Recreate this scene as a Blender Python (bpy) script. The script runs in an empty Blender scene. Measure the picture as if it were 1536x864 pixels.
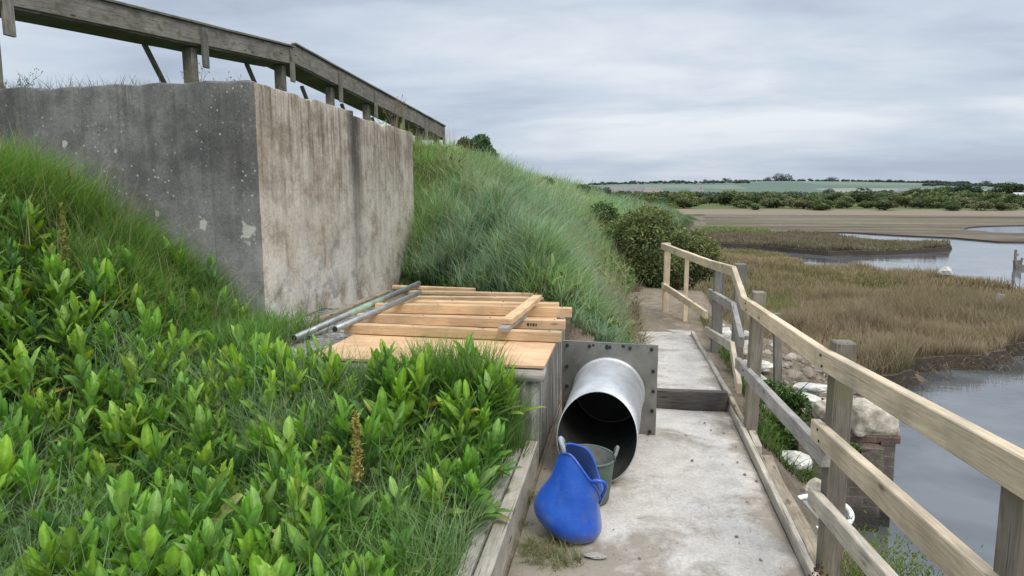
import bpy, bmesh, math, random
import numpy as np
from mathutils import Vector, Matrix, noise as mnoise
random.seed(4); RNG = np.random.default_rng(11)
scene = bpy.context.scene
COL = scene.collection
PI = math.pi
R = math.radians

# ------------------------------------------------------------------ survey helper: a sight line met with a level plane
F0 = 1024.0; PITCH = math.atan(142/1024); YAW = R(9.5); EYE = 1.8
def sight(px, py, z):
    x = (px-768)/F0; y = -(py-432)/F0
    Y = math.cos(PITCH)+y*math.sin(PITCH); Z = -math.sin(PITCH)+y*math.cos(PITCH)
    c, s = math.cos(YAW), math.sin(YAW)
    t = (z-EYE)/Z
    return ((x*c-Y*s)*t, (x*s+Y*c)*t)

# ------------------------------------------------------------------ noise in numpy
def _h(ix, iy, seed):
    n = (ix.astype(np.int64)*374761393 + iy.astype(np.int64)*668265263 + seed*1442695041) & 0x7fffffff
    n = ((n ^ (n >> 13))*1274126177) & 0x7fffffff
    return ((n ^ (n >> 16)) & 0xffff)/65535.0
def vn(x, y, seed=0):
    x = np.asarray(x, float); y = np.asarray(y, float)
    ix = np.floor(x); iy = np.floor(y); fx = x-ix; fy = y-iy
    fx = fx*fx*(3-2*fx); fy = fy*fy*(3-2*fy)
    a = _h(ix, iy, seed); b = _h(ix+1, iy, seed); c = _h(ix, iy+1, seed); d = _h(ix+1, iy+1, seed)
    return (a*(1-fx)+b*fx)*(1-fy)+(c*(1-fx)+d*fx)*fy
def fbm(x, y, seed=0, o=4):
    s = 0; a = .5; t = 0
    for i in range(o):
        s = s+a*vn(np.asarray(x)*2**i, np.asarray(y)*2**i, seed+i); t += a; a *= .5
    return s/t
def sst(a, b, x):
    t = np.clip((np.asarray(x, float)-a)/(b-a), 0, 1); return t*t*(3-2*t)
def lerp(a, b, t): return a+(b-a)*t
def mixc(a, b, t):
    t = np.asarray(t)[..., None]; return np.asarray(a)*(1-t)+np.asarray(b)*t

# ------------------------------------------------------------------ object bookkeeping
def tag(o, label=None, cat=None, group=None, kind=None):
    if label: o['label'] = label
    if cat: o['category'] = cat
    if group: o['group'] = group
    if kind: o['kind'] = kind
    return o
def empty(name, loc, label, cat, group=None, rz=0):
    o = bpy.data.objects.new(name, None); COL.objects.link(o); o.location = loc; o.rotation_euler = (0, 0, rz)
    o.empty_display_size = .1
    return tag(o, label, cat, group)
def link(name, me, mats=None, parent=None, smooth=False):
    o = bpy.data.objects.new(name, me); COL.objects.link(o)
    if mats is not None:
        for m in (mats if isinstance(mats, (list, tuple)) else [mats]): me.materials.append(m)
    if smooth: me.polygons.foreach_set('use_smooth', [True]*len(me.polygons))
    if parent is not None:
        o.parent = parent
    return o
def frombm(name, bm, mats, parent=None, smooth=False):
    me = bpy.data.meshes.new(name); bm.to_mesh(me); bm.free()
    return link(name, me, mats, parent, smooth)
def rawmesh(name, co, loops, starts, totals, colors=None, smooth=False, uv=None):
    me = bpy.data.meshes.new(name)
    me.vertices.add(len(co)); me.vertices.foreach_set('co', np.asarray(co, np.float32).ravel())
    me.loops.add(len(loops)); me.loops.foreach_set('vertex_index', np.asarray(loops, np.int32))
    me.polygons.add(len(starts)); me.polygons.foreach_set('loop_start', np.asarray(starts, np.int32))
    me.polygons.foreach_set('loop_total', np.asarray(totals, np.int32))
    if smooth: me.polygons.foreach_set('use_smooth', np.ones(len(starts), bool))
    me.update(calc_edges=True)
    if colors is not None:
        a = me.color_attributes.new('tint', 'FLOAT_COLOR', 'POINT')
        c = np.ones((len(co), 4), np.float32); c[:, :3] = colors
        a.data.foreach_set('color', c.ravel())
    return me
def copy_tree(o, parent=None):
    c = o.copy(); COL.objects.link(c)
    if parent is not None: c.parent = parent
    for ch in o.children: copy_tree(ch, c)
    return c

# ------------------------------------------------------------------ materials
class NT:
    def __init__(s, name):
        m = bpy.data.materials.new(name); m.use_nodes = True; s.m = m; s.t = m.node_tree; s.t.nodes.clear()
        s.out = s.t.nodes.new('ShaderNodeOutputMaterial')
    def n(s, typ, **kw):
        nd = s.t.nodes.new('ShaderNode'+typ)
        for k, v in kw.items():
            if k in ('inp',):
                for a, b in v.items():
                    if isinstance(b, bpy.types.NodeSocket): s.t.links.new(b, nd.inputs[a])
                    else: nd.inputs[a].default_value = b
            else: setattr(nd, k, v)
        return nd
    def coord(s, scale=(1, 1, 1), kind='Object', loc=(0, 0, 0), rnd=0):
        tc = s.n('TexCoord'); mp = s.n('Mapping'); mp.inputs['Scale'].default_value = scale; mp.inputs['Location'].default_value = loc
        s.t.links.new(tc.outputs[kind], mp.inputs['Vector'])
        v = mp.outputs[0]
        if rnd:
            oi = s.n('ObjectInfo'); m = s.math('MULTIPLY', oi.outputs['Random'], rnd)
            va = s.n('VectorMath', operation='ADD'); s.t.links.new(v, va.inputs[0]); s.t.links.new(m, va.inputs[1]); v = va.outputs[0]
        return v
    def noise(s, vec, scale=5, detail=5, rough=.55, dist=0):
        nd = s.n('TexNoise', inp={'Scale': scale, 'Detail': detail, 'Roughness': rough, 'Distortion': dist}); s.t.links.new(vec, nd.inputs['Vector'])
        return nd.outputs[0]
    def vor(s, vec, scale=5, feature='F1', out='Distance'):
        nd = s.n('TexVoronoi', feature=feature, inp={'Scale': scale}); s.t.links.new(vec, nd.inputs['Vector'])
        return nd.outputs[out]
    def ramp(s, fac, stops):
        nd = s.n('ValToRGB'); cr = nd.color_ramp
        while len(cr.elements) < len(stops): cr.elements.new(.5)
        for e, (p, c) in zip(cr.elements, stops):
            e.position = p; e.color = (*c, 1) if len(c) == 3 else c
        s.t.links.new(fac, nd.inputs[0]); return nd.outputs[0]
    def gray(s, fac, a, b, lo=0., hi=1.): return s.ramp(fac, [(a, (lo,)*3), (b, (hi,)*3)])
    def mix(s, fac, a, b, mode='MIX'):
        nd = s.n('MixRGB', blend_type=mode)
        for k, v in ((0, fac), (1, a), (2, b)):
            if isinstance(v, bpy.types.NodeSocket): s.t.links.new(v, nd.inputs[k])
            elif k == 0: nd.inputs[0].default_value = v
            else: nd.inputs[k].default_value = (*v, 1)
        return nd.outputs[0]
    def math(s, op, a, b=0.):
        nd = s.n('Math', operation=op)
        for k, v in ((0, a), (1, b)):
            if isinstance(v, bpy.types.NodeSocket): s.t.links.new(v, nd.inputs[k])
            else: nd.inputs[k].default_value = v
        return nd.outputs[0]
    def bump(s, h, strength=.4, dist=.01, normal=None):
        nd = s.n('Bump', inp={'Strength': strength, 'Distance': dist}); s.t.links.new(h, nd.inputs['Height'])
        if normal: s.t.links.new(normal, nd.inputs['Normal'])
        return nd.outputs[0]
    def attr(s, name='tint'):
        nd = s.n('Attribute'); nd.attribute_name = name; return nd
    def bsdf(s, col, rough=.8, metal=0., normal=None, spec=.3, **kw):
        nd = s.n('BsdfPrincipled')
        for k, v in (('Base Color', col), ('Roughness', rough), ('Metallic', metal), ('Specular IOR Level', spec)):
            if isinstance(v, bpy.types.NodeSocket): s.t.links.new(v, nd.inputs[k])
            elif k == 'Base Color': nd.inputs[k].default_value = (*v, 1)
            else: nd.inputs[k].default_value = v
        if normal: s.t.links.new(normal, nd.inputs['Normal'])
        for k, v in kw.items(): nd.inputs[k].default_value = v
        s.t.links.new(nd.outputs[0], s.out.inputs[0]); return nd
    def sep(s, v):
        nd = s.n('SeparateXYZ'); s.t.links.new(v, nd.inputs[0]); return nd.outputs

def m_foliage(name, trans=.35, rough=.55, spec=.3, vein=False):
    t = NT(name); a = t.attr(); col = a.outputs['Color']
    oi = t.n('ObjectInfo')
    v = t.math('MULTIPLY_ADD', oi.outputs['Random'], .35); v.node.inputs[2].default_value = .82
    col = t.mix(1.0, col, v, 'MULTIPLY')
    normal = None
    if vein:
        col = t.mix(1., col, t.ramp(t.n('TexWhiteNoise', noise_dimensions='1D', inp={'W': oi.outputs['Random']}).outputs['Value'], [(0, (1.15, 1.04, .95)), (.35, (.95, .98, 1.)), (.7, (.70, .82, 1.0)), (1, (.82, .9, 1.25))]), 'MULTIPLY')
        c = t.coord((1, 1, 1)); n = t.noise(c, 45, 3); col = t.mix(.8, col, t.ramp(n, [(.3, (.72, .75, .6)), (.7, (1.15, 1.12, 1.1))]), 'MULTIPLY')
        normal = t.bump(n, .25, .004)
    p = t.bsdf(col, rough, 0, normal, spec)
    tr = t.n('BsdfTranslucent'); t.t.links.new(t.mix(1., col, (1.25, 1.2, .6), 'MULTIPLY'), tr.inputs[0])
    mx = t.n('MixShader'); mx.inputs[0].default_value = trans
    t.t.links.new(p.outputs[0], mx.inputs[1]); t.t.links.new(tr.outputs[0], mx.inputs[2]); t.t.links.new(mx.outputs[0], t.out.inputs[0])
    return t.m

def m_wood(name, lo, hi, dark=(.12, .09, .06), rough=.75, crack=.5, knots=True, moss=None, sc=1.):
    t = NT(name)
    v = t.coord((1.2*sc, 14*sc, 14*sc), rnd=37); g = t.noise(v, 3.5, 6, .6, 1.2)
    col = t.ramp(g, [(.28, lo), (.72, hi)])
    v2 = t.coord((3*sc, 60*sc, 60*sc), rnd=11); g2 = t.noise(v2, 2.2, 3, .6)
    col = t.mix(.55, col, t.ramp(g2, [(.35, (.72, .68, .64)), (.62, (1.08, 1.07, 1.05))]), 'MULTIPLY')
    h = t.math('ADD', g, g2)
    if knots:
        vk = t.coord((2.2, 8, 8), rnd=23); k = t.vor(vk, 1.3); kk = t.ramp(k, [(.07, (.9, .9, .9)), (.15, (0, 0, 0))])
        col = t.mix(kk, col, dark)
    vc = t.coord((.8, 30, 30), rnd=51); cr = t.noise(vc, 2.4, 2, .5); ck = t.gray(cr, .66, .72)
    col = t.mix(t.math('MULTIPLY', ck, crack), col, dark)
    vb = t.coord((2, 2, 2), rnd=5); bl = t.noise(vb, 1.6, 4); col = t.mix(.6, col, t.ramp(bl, [(.38, (.62, .62, .63)), (.62, (1.16, 1.15, 1.12))]), 'MULTIPLY')
    if moss:
        mn = t.noise(vb, 5, 5); col = t.mix(t.math('MULTIPLY', t.gray(mn, .52, .66), .75), col, moss)
    oi = t.n('ObjectInfo'); col = t.mix(1., col, t.ramp(oi.outputs['Random'], [(0, (.86, .86, .87)), (1, (1.1, 1.08, 1.04))]), 'MULTIPLY')
    t.bsdf(col, rough, 0, t.bump(t.math('SUBTRACT', h, ck), .5, .004), .25)
    return t.m

def m_simple(name, col, rough=.6, metal=0, var=.15, scale=8, bump=.2, spec=.4, bd=.004):
    t = NT(name); v = t.coord((1, 1, 1)); n = t.noise(v, scale, 6, .6)
    c = t.mix(1., col, t.ramp(n, [(.3, (1-var,)*3), (.7, (1+var,)*3)]), 'MULTIPLY')
    t.bsdf(c, rough, metal, t.bump(n, bump, bd), spec); return t.m

GRASS = m_foliage('grass_blades', .4, .6, .25)
LEAF = m_foliage('broad_leaves', .34, .55, .22, vein=True)
SHRUB = m_foliage('shrub_leaves', .25, .55, .3)
FARLEAF = m_foliage('distant_leaves', .15, .8, .1)
REED = m_foliage('reed_blades', .3, .8, .1)
NEWWOOD = m_wood('pale_sawn_timber', (.58, .465, .32), (.74, .62, .45), (.22, .13, .07), crack=.35)
JOIST = m_wood('fresh_pine', (.60, .41, .23), (.74, .54, .33), (.30, .16, .07), crack=.2)
OLDWOOD = m_wood('weathered_grey_timber', (.17, .16, .14), (.30, .285, .255), (.05, .045, .04), crack=.8)
POSTWOOD = m_wood('weathered_brown_post', (.15, .13, .105), (.28, .255, .215), (.05, .04, .03), crack=.7, moss=(.17, .16, .09))
SILVERWOOD = m_wood('silvered_rail_timber', (.27, .25, .23), (.42, .40, .375), (.08, .07, .06), crack=.7)
DARKWOOD = m_wood('dark_flume_timber', (.14, .132, .118), (.28, .265, .235), (.03, .027, .022), crack=.8, moss=(.10, .10, .06))
STEPWOOD = m_wood('dark_step_timber', (.06, .055, .05), (.15, .14, .125), (.02, .018, .015), crack=1.)
SLEEPER = m_wood('weathered_kerb_timber', (.22, .18, .13), (.40, .34, .26), (.07, .055, .04), crack=.9, moss=(.17, .15, .09))
PALEKERB = m_wood('pale_kerb_timber', (.40, .36, .295), (.58, .53, .45), (.12, .09, .06), crack=.7)

def m_ply():
    t = NT('plywood_face'); v = t.coord((1.5, 9, 1), rnd=9); g = t.noise(v, 2.5, 6, .6, 1.)
    col = t.ramp(g, [(.3, (.60, .38, .21)), (.7, (.74, .50, .30))])
    v2 = t.coord((1, 1, 1)); n = t.noise(v2, 3, 5); col = t.mix(.7, col, t.ramp(n, [(.38, (.72, .69, .65)), (.62, (1.1, 1.08, 1.06))]), 'MULTIPLY')
    s = t.vor(v2, 6); col = t.mix(t.gray(s, .03, .05, .7, 0.), col, (.12, .07, .04))
    t.bsdf(col, .7, 0, t.bump(g, .15, .002), .25); return t.m
PLY = m_ply()

def m_wall(beige):
    t = NT('stained_concrete_beige' if beige else 'weathered_concrete_grey')
    v = t.coord((1, 1, 1)); geo = t.sep(t.coord())
    big = t.noise(v, .9, 5, .6); med = t.noise(v, 4.5, 7, .65); fine = t.noise(v, 34, 6, .7)
    vs = t.coord((5, 5, .45)); streak = t.noise(vs, 1.6, 6, .62); vs2 = t.coord((16, 16, .6)); st2 = t.noise(vs2, 1.6, 5, .6)
    z = geo[2]
    if beige:
        col = t.ramp(big, [(.38, (.40, .35, .28)), (.62, (.54, .49, .415))])
        col = t.mix(.8, col, t.ramp(med, [(.40, (.62, .57, .52)), (.5, (.98, .97, .95)), (.62, (1.25, 1.25, 1.25))]), 'MULTIPLY'); col = t.mix(.42, col, t.ramp(streak, [(.38, (.5, .45, .40)), (.5, (1, .98, .95)), (.64, (1.12, 1.12, 1.12))]), 'MULTIPLY')
        # pale lime bloom on the lower half
        lowm = t.math('MULTIPLY', t.n('MapRange', inp={0: z, 1: .75, 2: 2.2, 3: 1., 4: 0.}).outputs[0], t.gray(t.noise(v, 2.6, 7, .65), .42, .56))
        col = t.mix(t.math('MULTIPLY', lowm, .85), col, (.66, .63, .57))
        topm = t.math('MULTIPLY', t.n('MapRange', inp={0: z, 1: 1.5, 2: 2.7, 3: 0., 4: 1.}).outputs[0], t.gray(st2, .38, .62)); col = t.mix(t.math('MULTIPLY', topm, .7), col, (.15, .115, .08))
        # black seep line running down the pour joint at y 7.35
        dy = t.math('ABSOLUTE', t.math('SUBTRACT', t.math('ADD', geo[1], t.math('MULTIPLY', t.noise(v, 1.3, 3), .25)), 7.33+.125))
        seep = t.math('MULTIPLY', t.gray(dy, .06, .24, 1., 0.), t.gray(streak, .15, .42)); seep = t.math('MULTIPLY', seep, t.n('MapRange', inp={0: z, 1: .9, 2: 2.3, 3: .25, 4: 1.}).outputs[0])
        col = t.mix(t.math('MULTIPLY', seep, .9), col, (.055, .052, .047))
        foot = t.math('MULTIPLY', t.n('MapRange', inp={0: z, 1: .55, 2: 1.5, 3: 1., 4: 0.}).outputs[0], t.gray(t.noise(v, 3.2, 7, .7, .6), .52, .60)); col = t.mix(t.math('MULTIPLY', foot, .7), col, (.15, .155, .16))
    else:
        col = t.ramp(big, [(.38, (.145, .141, .135)), (.62, (.235, .23, .22))])
        col = t.mix(.85, col, t.ramp(med, [(.38, (.72, .72, .73)), (.62, (1.24, 1.24, 1.22))]), 'MULTIPLY')
        col = t.mix(.35, col, t.ramp(streak, [(.35, (.5, .5, .5)), (.6, (1.1, 1.1, 1.1))]), 'MULTIPLY')
        low = t.math('MULTIPLY', t.n('MapRange', inp={0: z, 1: .7, 2: 1.9, 3: 1., 4: 0.}).outputs[0], t.gray(t.noise(v, 2.4, 6, .65), .40, .58)); col = t.mix(t.math('MULTIPLY', low, .7), col, (.36, .35, .325))
        far = t.gray(geo[0], 0, 1)
    fl_ = t.math('ABSOLUTE', t.math('SUBTRACT', t.math('FRACT', t.math('ADD', t.math('MULTIPLY', z, 1.9), t.math('MULTIPLY', med, .035))), .5))
    col = t.mix(t.gray(fl_, .008, .022, .10, 0.), col, (.09, .085, .075))
    drip = t.math('MULTIPLY', t.n('MapRange', inp={0: z, 1: 1.2, 2: 2.7, 3: 0., 4: 1.}).outputs[0], t.gray(st2, .52, .60) if beige else t.gray(t.noise(t.coord((13, 13, .5)), 1.7, 5, .6), .52, .62))
    col = t.mix(t.math('MULTIPLY', drip, .30 if beige else .38), col, (.085, .075, .062))
    # white lichen specks and pits
    sp = t.vor(v, 17); nz = t.noise(v, 2.0, 3); m = t.math('MULTIPLY', t.gray(sp, .12, .17, 1., 0.), t.gray(nz, .42, .6)); col = t.mix(t.math('MULTIPLY', m, .8), col, (.55, .54, .5))
    sp2 = t.vor(v, 48); m2 = t.math('MULTIPLY', t.gray(sp2, .12, .2, 1., 0.), t.gray(t.noise(v, 3.1, 3), .4, .6)); col = t.mix(t.math('MULTIPLY', m2, .6), col, (.5, .49, .45) if not beige else (.6, .57, .5))
    pit = t.vor(t.coord((1, 1, 1), loc=(3, 1, 7)), 30); pm = t.gray(pit, .1, .16, 1., 0.); col = t.mix(t.math('MULTIPLY', pm, .5), col, (.04, .038, .035))
    col = t.mix(.6, col, t.ramp(fine, [(.3, (.68, .68, .68)), (.7, (1.25, 1.25, 1.25))]), 'MULTIPLY')
    if not beige:
        # spalled patches of pale mortar
        for (x, zz, r) in ((-3.52, 1.56, .065), (-3.12, 1.47, .095), (-4.78, 2.22, .045), (-3.95, 1.63, .025), (-4.3, 2.15, .03)):
            w = t.n('VectorMath', operation='SUBTRACT'); tc = t.coord((1, 0, .75)); t.t.links.new(tc, w.inputs[0]); w.inputs[1].default_value = (x, 0, zz*.75)
            nn = t.n('TexNoise', inp={'Scale': 11., 'Detail': 4.}); t.t.links.new(v, nn.inputs['Vector'])
            ln = t.n('VectorMath', operation='LENGTH'); t.t.links.new(w.outputs[0], ln.inputs[0])
            d = t.math('ADD', ln.outputs['Value'], t.math('MULTIPLY', t.math('SUBTRACT', nn.outputs[0], .5), r*2.6))
            col = t.mix(t.gray(d, r*.55, r*.68, .9, 0.), col, (.50, .48, .43))
    hh = t.math('ADD', t.math('MULTIPLY', fine, .5), t.math('SUBTRACT', med, pm))
    t.bsdf(col, .9, 0, t.bump(hh, .55, .012), .15); return t.m
WALLG = m_wall(False); WALLB = m_wall(True)

def m_chamber():
    t = NT('streaked_chamber_concrete'); v = t.coord(); vs = t.coord((7, 7, .7)); s = t.noise(vs, 2.2, 7, .7); f = t.noise(v, 40, 5, .7); b = t.noise(v, 2.5, 5)
    col = t.ramp(s, [(.36, (.085, .08, .075)), (.52, (.26, .245, .22)), (.66, (.50, .48, .44))])
    col = t.mix(.6, col, t.ramp(b, [(.3, (.6, .6, .6)), (.7, (1.2, 1.2, 1.2))]), 'MULTIPLY')
    col = t.mix(.5, col, t.ramp(f, [(.3, (.6, .6, .6)), (.7, (1.3, 1.3, 1.3))]), 'MULTIPLY')
    t.bsdf(col, .9, 0, t.bump(t.math('ADD', f, s), .5, .01), .15); return t.m
CHAMB = m_chamber()

def m_slab():
    t = NT('path_concrete'); v = t.coord(); b = t.noise(v, 1.1, 6, .6); m = t.noise(v, 6, 7, .7); f = t.noise(v, 60, 5, .7); g = t.sep(t.coord())
    col = t.ramp(b, [(.3, (.50, .455, .40)), (.7, (.64, .60, .54))])
    col = t.mix(.7, col, t.ramp(m, [(.3, (.70, .68, .66)), (.55, (1, 1, 1)), (.75, (1.1, 1.1, 1.1))]), 'MULTIPLY')
    col = t.mix(.55, col, t.ramp(f, [(.32, (.62, .6, .58)), (.6, (1.12, 1.12, 1.12))]), 'MULTIPLY')
    # trodden soil toward the edges
    dirt = t.noise(v, 2.3, 7, .65, .4)
    e = t.math('MAXIMUM', t.gray(g[0], -.15, -.55, 0., 1.), t.gray(g[0], .62, .95, 0., 1.))
    e = t.math('MAXIMUM', e, t.math('MULTIPLY', t.gray(g[1], 3.0, 2.5, 0., .7), 1.))
    near = t.n('MapRange', inp={0: g[0], 1: .0, 2: -.5, 3: 0., 4: .6}); nr = t.n('MapRange', inp={0: g[0], 1: .66, 2: .95, 3: 0., 4: .45})
    nn = t.n('MapRange', inp={0: g[1], 1: 3.5, 2: 2.7, 3: 0., 4: .5})
    e = t.math('ADD', t.math('ADD', near.outputs[0], nr.outputs[0]), nn.outputs[0])
    dm = t.gray(t.math('ADD', dirt, t.math('MULTIPLY', e, .5)), .52, .66)
    col = t.mix(t.math('MULTIPLY', dm, .8), col, (.235, .195, .145))
    s = t.vor(v, 22); col = t.mix(t.math('MULTIPLY', t.gray(s, .1, .16, .7, 0.), t.gray(dirt, .45, .6)), col, (.12, .10, .08))
    vc = t.coord((1, 1, 1)); cr = t.n('TexVoronoi', feature='DISTANCE_TO_EDGE', inp={'Scale': .9}); w = t.n('VectorMath', operation='ADD'); t.t.links.new(vc, w.inputs[0]); nz = t.n('TexNoise', inp={'Scale': 3., 'Detail': 5.}); t.t.links.new(vc, nz.inputs['Vector']); t.t.links.new(nz.outputs['Color'], w.inputs[1]); t.t.links.new(w.outputs[0], cr.inputs['Vector'])
    ck = t.gray(cr.outputs['Distance'], .002, .007, .3, 0.); col = t.mix(ck, col, (.16, .14, .12))
    t.bsdf(col, .92, 0, t.bump(t.math('ADD', m, t.math('MULTIPLY', f, .5)), .5, .012), .12); return t.m
SLAB = m_slab()

def m_ground():
    t = NT('soil_and_turf'); a = t.attr().outputs['Color']; v = t.coord(); n = t.noise(v, 7, 8, .7); f = t.noise(v, 45, 5, .7)
    col = t.mix(.8, a, t.ramp(n, [(.3, (.55, .55, .52)), (.7, (1.3, 1.3, 1.3))]), 'MULTIPLY')
    col = t.mix(.7, col, t.ramp(f, [(.3, (.55, .54, .52)), (.7, (1.35, 1.35, 1.35))]), 'MULTIPLY')
    t.bsdf(col, .95, 0, t.bump(t.math('ADD', n, t.math('MULTIPLY', f, .4)), .8, .03), .08); return t.m
GROUND = m_ground()

def m_far(name='distant_fields'):
    t = NT(name); a = t.attr().outputs['Color']; v = t.coord(); n = t.noise(v, .02, 6, .7)
    col = t.mix(.4, a, t.ramp(n, [(.3, (.75, .75, .75)), (.7, (1.2, 1.2, 1.2))]), 'MULTIPLY'); t.bsdf(col, 1., 0, None, 0.); return t.m
FARG = m_far()

def m_marsh():
    t = NT('marsh_turf'); v = t.coord(); w = t.n('VectorMath', operation='MULTIPLY'); t.t.links.new(v, w.inputs[0]); w.inputs[1].default_value = (.35, 1., 1.)
    b = t.noise(w.outputs[0], .16, 6, .6); m = t.noise(v, 1.3, 6, .7); f = t.noise(v, 14, 4, .7)
    st_ = t.n('VectorMath', operation='MULTIPLY'); t.t.links.new(v, st_.inputs[0]); st_.inputs[1].default_value = (.12, 1., 1.)
    b2 = t.noise(st_.outputs[0], .22, 6, .65, .3)
    col = t.ramp(b, [(.38, (.14, .112, .088)), (.47, (.185, .152, .122)), (.53, (.145, .135, .08)), (.62, (.21, .178, .145))])
    col = t.mix(.85, col, t.ramp(b2, [(.38, (.55, .54, .46)), (.5, (1, 1, 1)), (.62, (1.3, 1.28, 1.25))]), 'MULTIPLY')
    col = t.mix(.7, col, t.ramp(m, [(.3, (.65, .63, .6)), (.7, (1.2, 1.2, 1.2))]), 'MULTIPLY')
    col = t.mix(.6, col, t.ramp(f, [(.3, (.6, .6, .6)), (.7, (1.25, 1.25, 1.25))]), 'MULTIPLY')
    gn = t.n('NewGeometry'); g = t.sep(gn.outputs['True Normal'])
    st = t.n('MapRange', inp={0: t.math('ABSOLUTE', g[2]), 1: .8, 2: .95, 3: 1., 4: 0.}); col = t.mix(st.outputs[0], col, (.055, .045, .036))
    t.bsdf(col, .95, 0, t.bump(t.math('ADD', m, f), .8, .05), .1); return t.m
MARSH = m_marsh()

def m_water():
    t = NT('still_water'); v = t.coord((1, 1, 1)); w = t.coord((.8, 1.6, 1)); n = t.noise(w, 5.5, 3, .5); n2 = t.noise(w, .8, 3, .5)
    big = t.noise(v, .5, 4, .55, .6)
    col = t.ramp(big, [(.40, (.065, .07, .074)), (.60, (.135, .142, .148))])
    h = t.math('ADD', t.math('MULTIPLY', n, .35), n2)
    nd = t.bsdf(col, .04, 0, t.bump(h, .30, .03), .5); nd.inputs['IOR'].default_value = 1.7
    return t.m
WATER = m_water()
STEEL = None
def m_steel():
    t = NT('dull_stainless_steel'); v = t.coord(); n = t.noise(v, 3.5, 6, .6); f = t.noise(t.coord((1, 1, 6)), 14, 4, .6)
    col = t.ramp(n, [(.35, (.42, .42, .41)), (.65, (.62, .625, .62))]); col = t.mix(.5, col, t.ramp(f, [(.3, (.8, .8, .8)), (.7, (1.1, 1.1, 1.1))]), 'MULTIPLY')
    st = t.noise(v, 7, 6, .7); col = t.mix(t.gray(st, .60, .72, 0., .5), col, (.22, .2, .17))
    r = t.ramp(n, [(.3, (.42,)*3), (.7, (.58,)*3)]); t.bsdf(col, r, .6, t.bump(f, .08, .003), .5); return t.m
STEEL = m_steel()
FLANGE = m_simple('weathered_flange_steel', (.27, .265, .24), .5, .7, .28, 7, .2)
BOLT = m_simple('dark_bolt_steel', (.05, .048, .045), .5, .6)
INNER = m_simple('pipe_inside', (.05, .048, .043), .7, .3, .3, 9)  # inner pipe surface, coloured much darker than the steel outside
BLUE = None
def m_blue():
    t = NT('scuffed_blue_plastic'); v = t.coord(); n = t.noise(v, 9, 6, .65); s = t.noise(t.coord((1, 1, 3)), 24, 5, .7)
    col = t.ramp(n, [(.3, (.016, .075, .42)), (.7, (.03, .13, .55))]); col = t.mix(t.gray(s, .6, .72, 0., .35), col, (.18, .24, .36))
    d = t.noise(v, 6, 7, .7); col = t.mix(t.gray(d, .52, .64, 0., .5), col, (.15, .17, .22)); gz = t.sep(v); lowd = t.n('MapRange', inp={0: t.math('ADD', gz[2], t.math('MULTIPLY', d, .12)), 1: .05, 2: .15, 3: .75, 4: 0.}); col = t.mix(lowd.outputs[0], col, (.20, .18, .15))
    t.bsdf(col, .28, 0, t.bump(n, .2, .006), .5); return t.m
BLUE = m_blue()
BLUEIN = m_simple('blue_plastic_inside', (.02, .045, .16), .6, 0, .2)
GREENP = m_simple('green_rubber', (.085, .125, .095), .6, 0, .25, 10)
GREENIN = m_simple('dusty_tub_inside', (.20, .20, .185), .9, 0, .3, 14)
GREYP = m_simple('grey_handle_rubber', (.33, .35, .38), .5, 0, .12)
WHITEP = m_simple('white_plastic', (.80, .81, .82), .35, 0, .05, 8, .05)
PALEP = m_simple('pale_grey_plastic', (.45, .46, .46), .5, 0, .12, 8, .1)
GALV = m_simple('galvanised_tube', (.30, .32, .31), .45, .6, .3, 12)
GREENBAND = m_simple('green_painted_band', (.27, .38, .27), .6, 0, .25, 12)
ROCKL = m_simple('pale_sandbag_cement', (.46, .41, .33), .95, 0, .4, 14, .9, .1, .02)
ROCKW = m_simple('white_limewashed_stone', (.56, .54, .48), .95, 0, .35, 12, .9, .1, .02)
ROCKD = m_simple('brown_grey_stone', (.27, .23, .18), .95, 0, .4, 11, .7, .1, .012)
STEM = m_simple('green_stem', (.10, .17, .04), .6, 0, .2)
DRYSTEM = m_simple('dry_stem', (.20, .14, .08), .9, 0, .3)
BARK = m_simple('dark_bark', (.055, .045, .035), .95, 0, .3)
PALEHOUSE = m_simple('pale_render', (.48, .49, .50), .9, 0, .04, 1)
BRICKHOUSE = m_simple('faded_brick', (.33, .24, .22), .9, 0, .06, 1)
ROOFM = m_simple('roof_slate', (.19, .18, .20), .9, 0, .06, 1)
ROOFR = m_simple('roof_red_tile', (.25, .19, .18), .9, 0, .06, 1)
GLASSM = m_simple('window_glass_dark', (.07, .08, .09), .2, 0, .05, 1)
BIRDM = m_simple('dark_feathers', (.02, .02, .022), .8)
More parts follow.
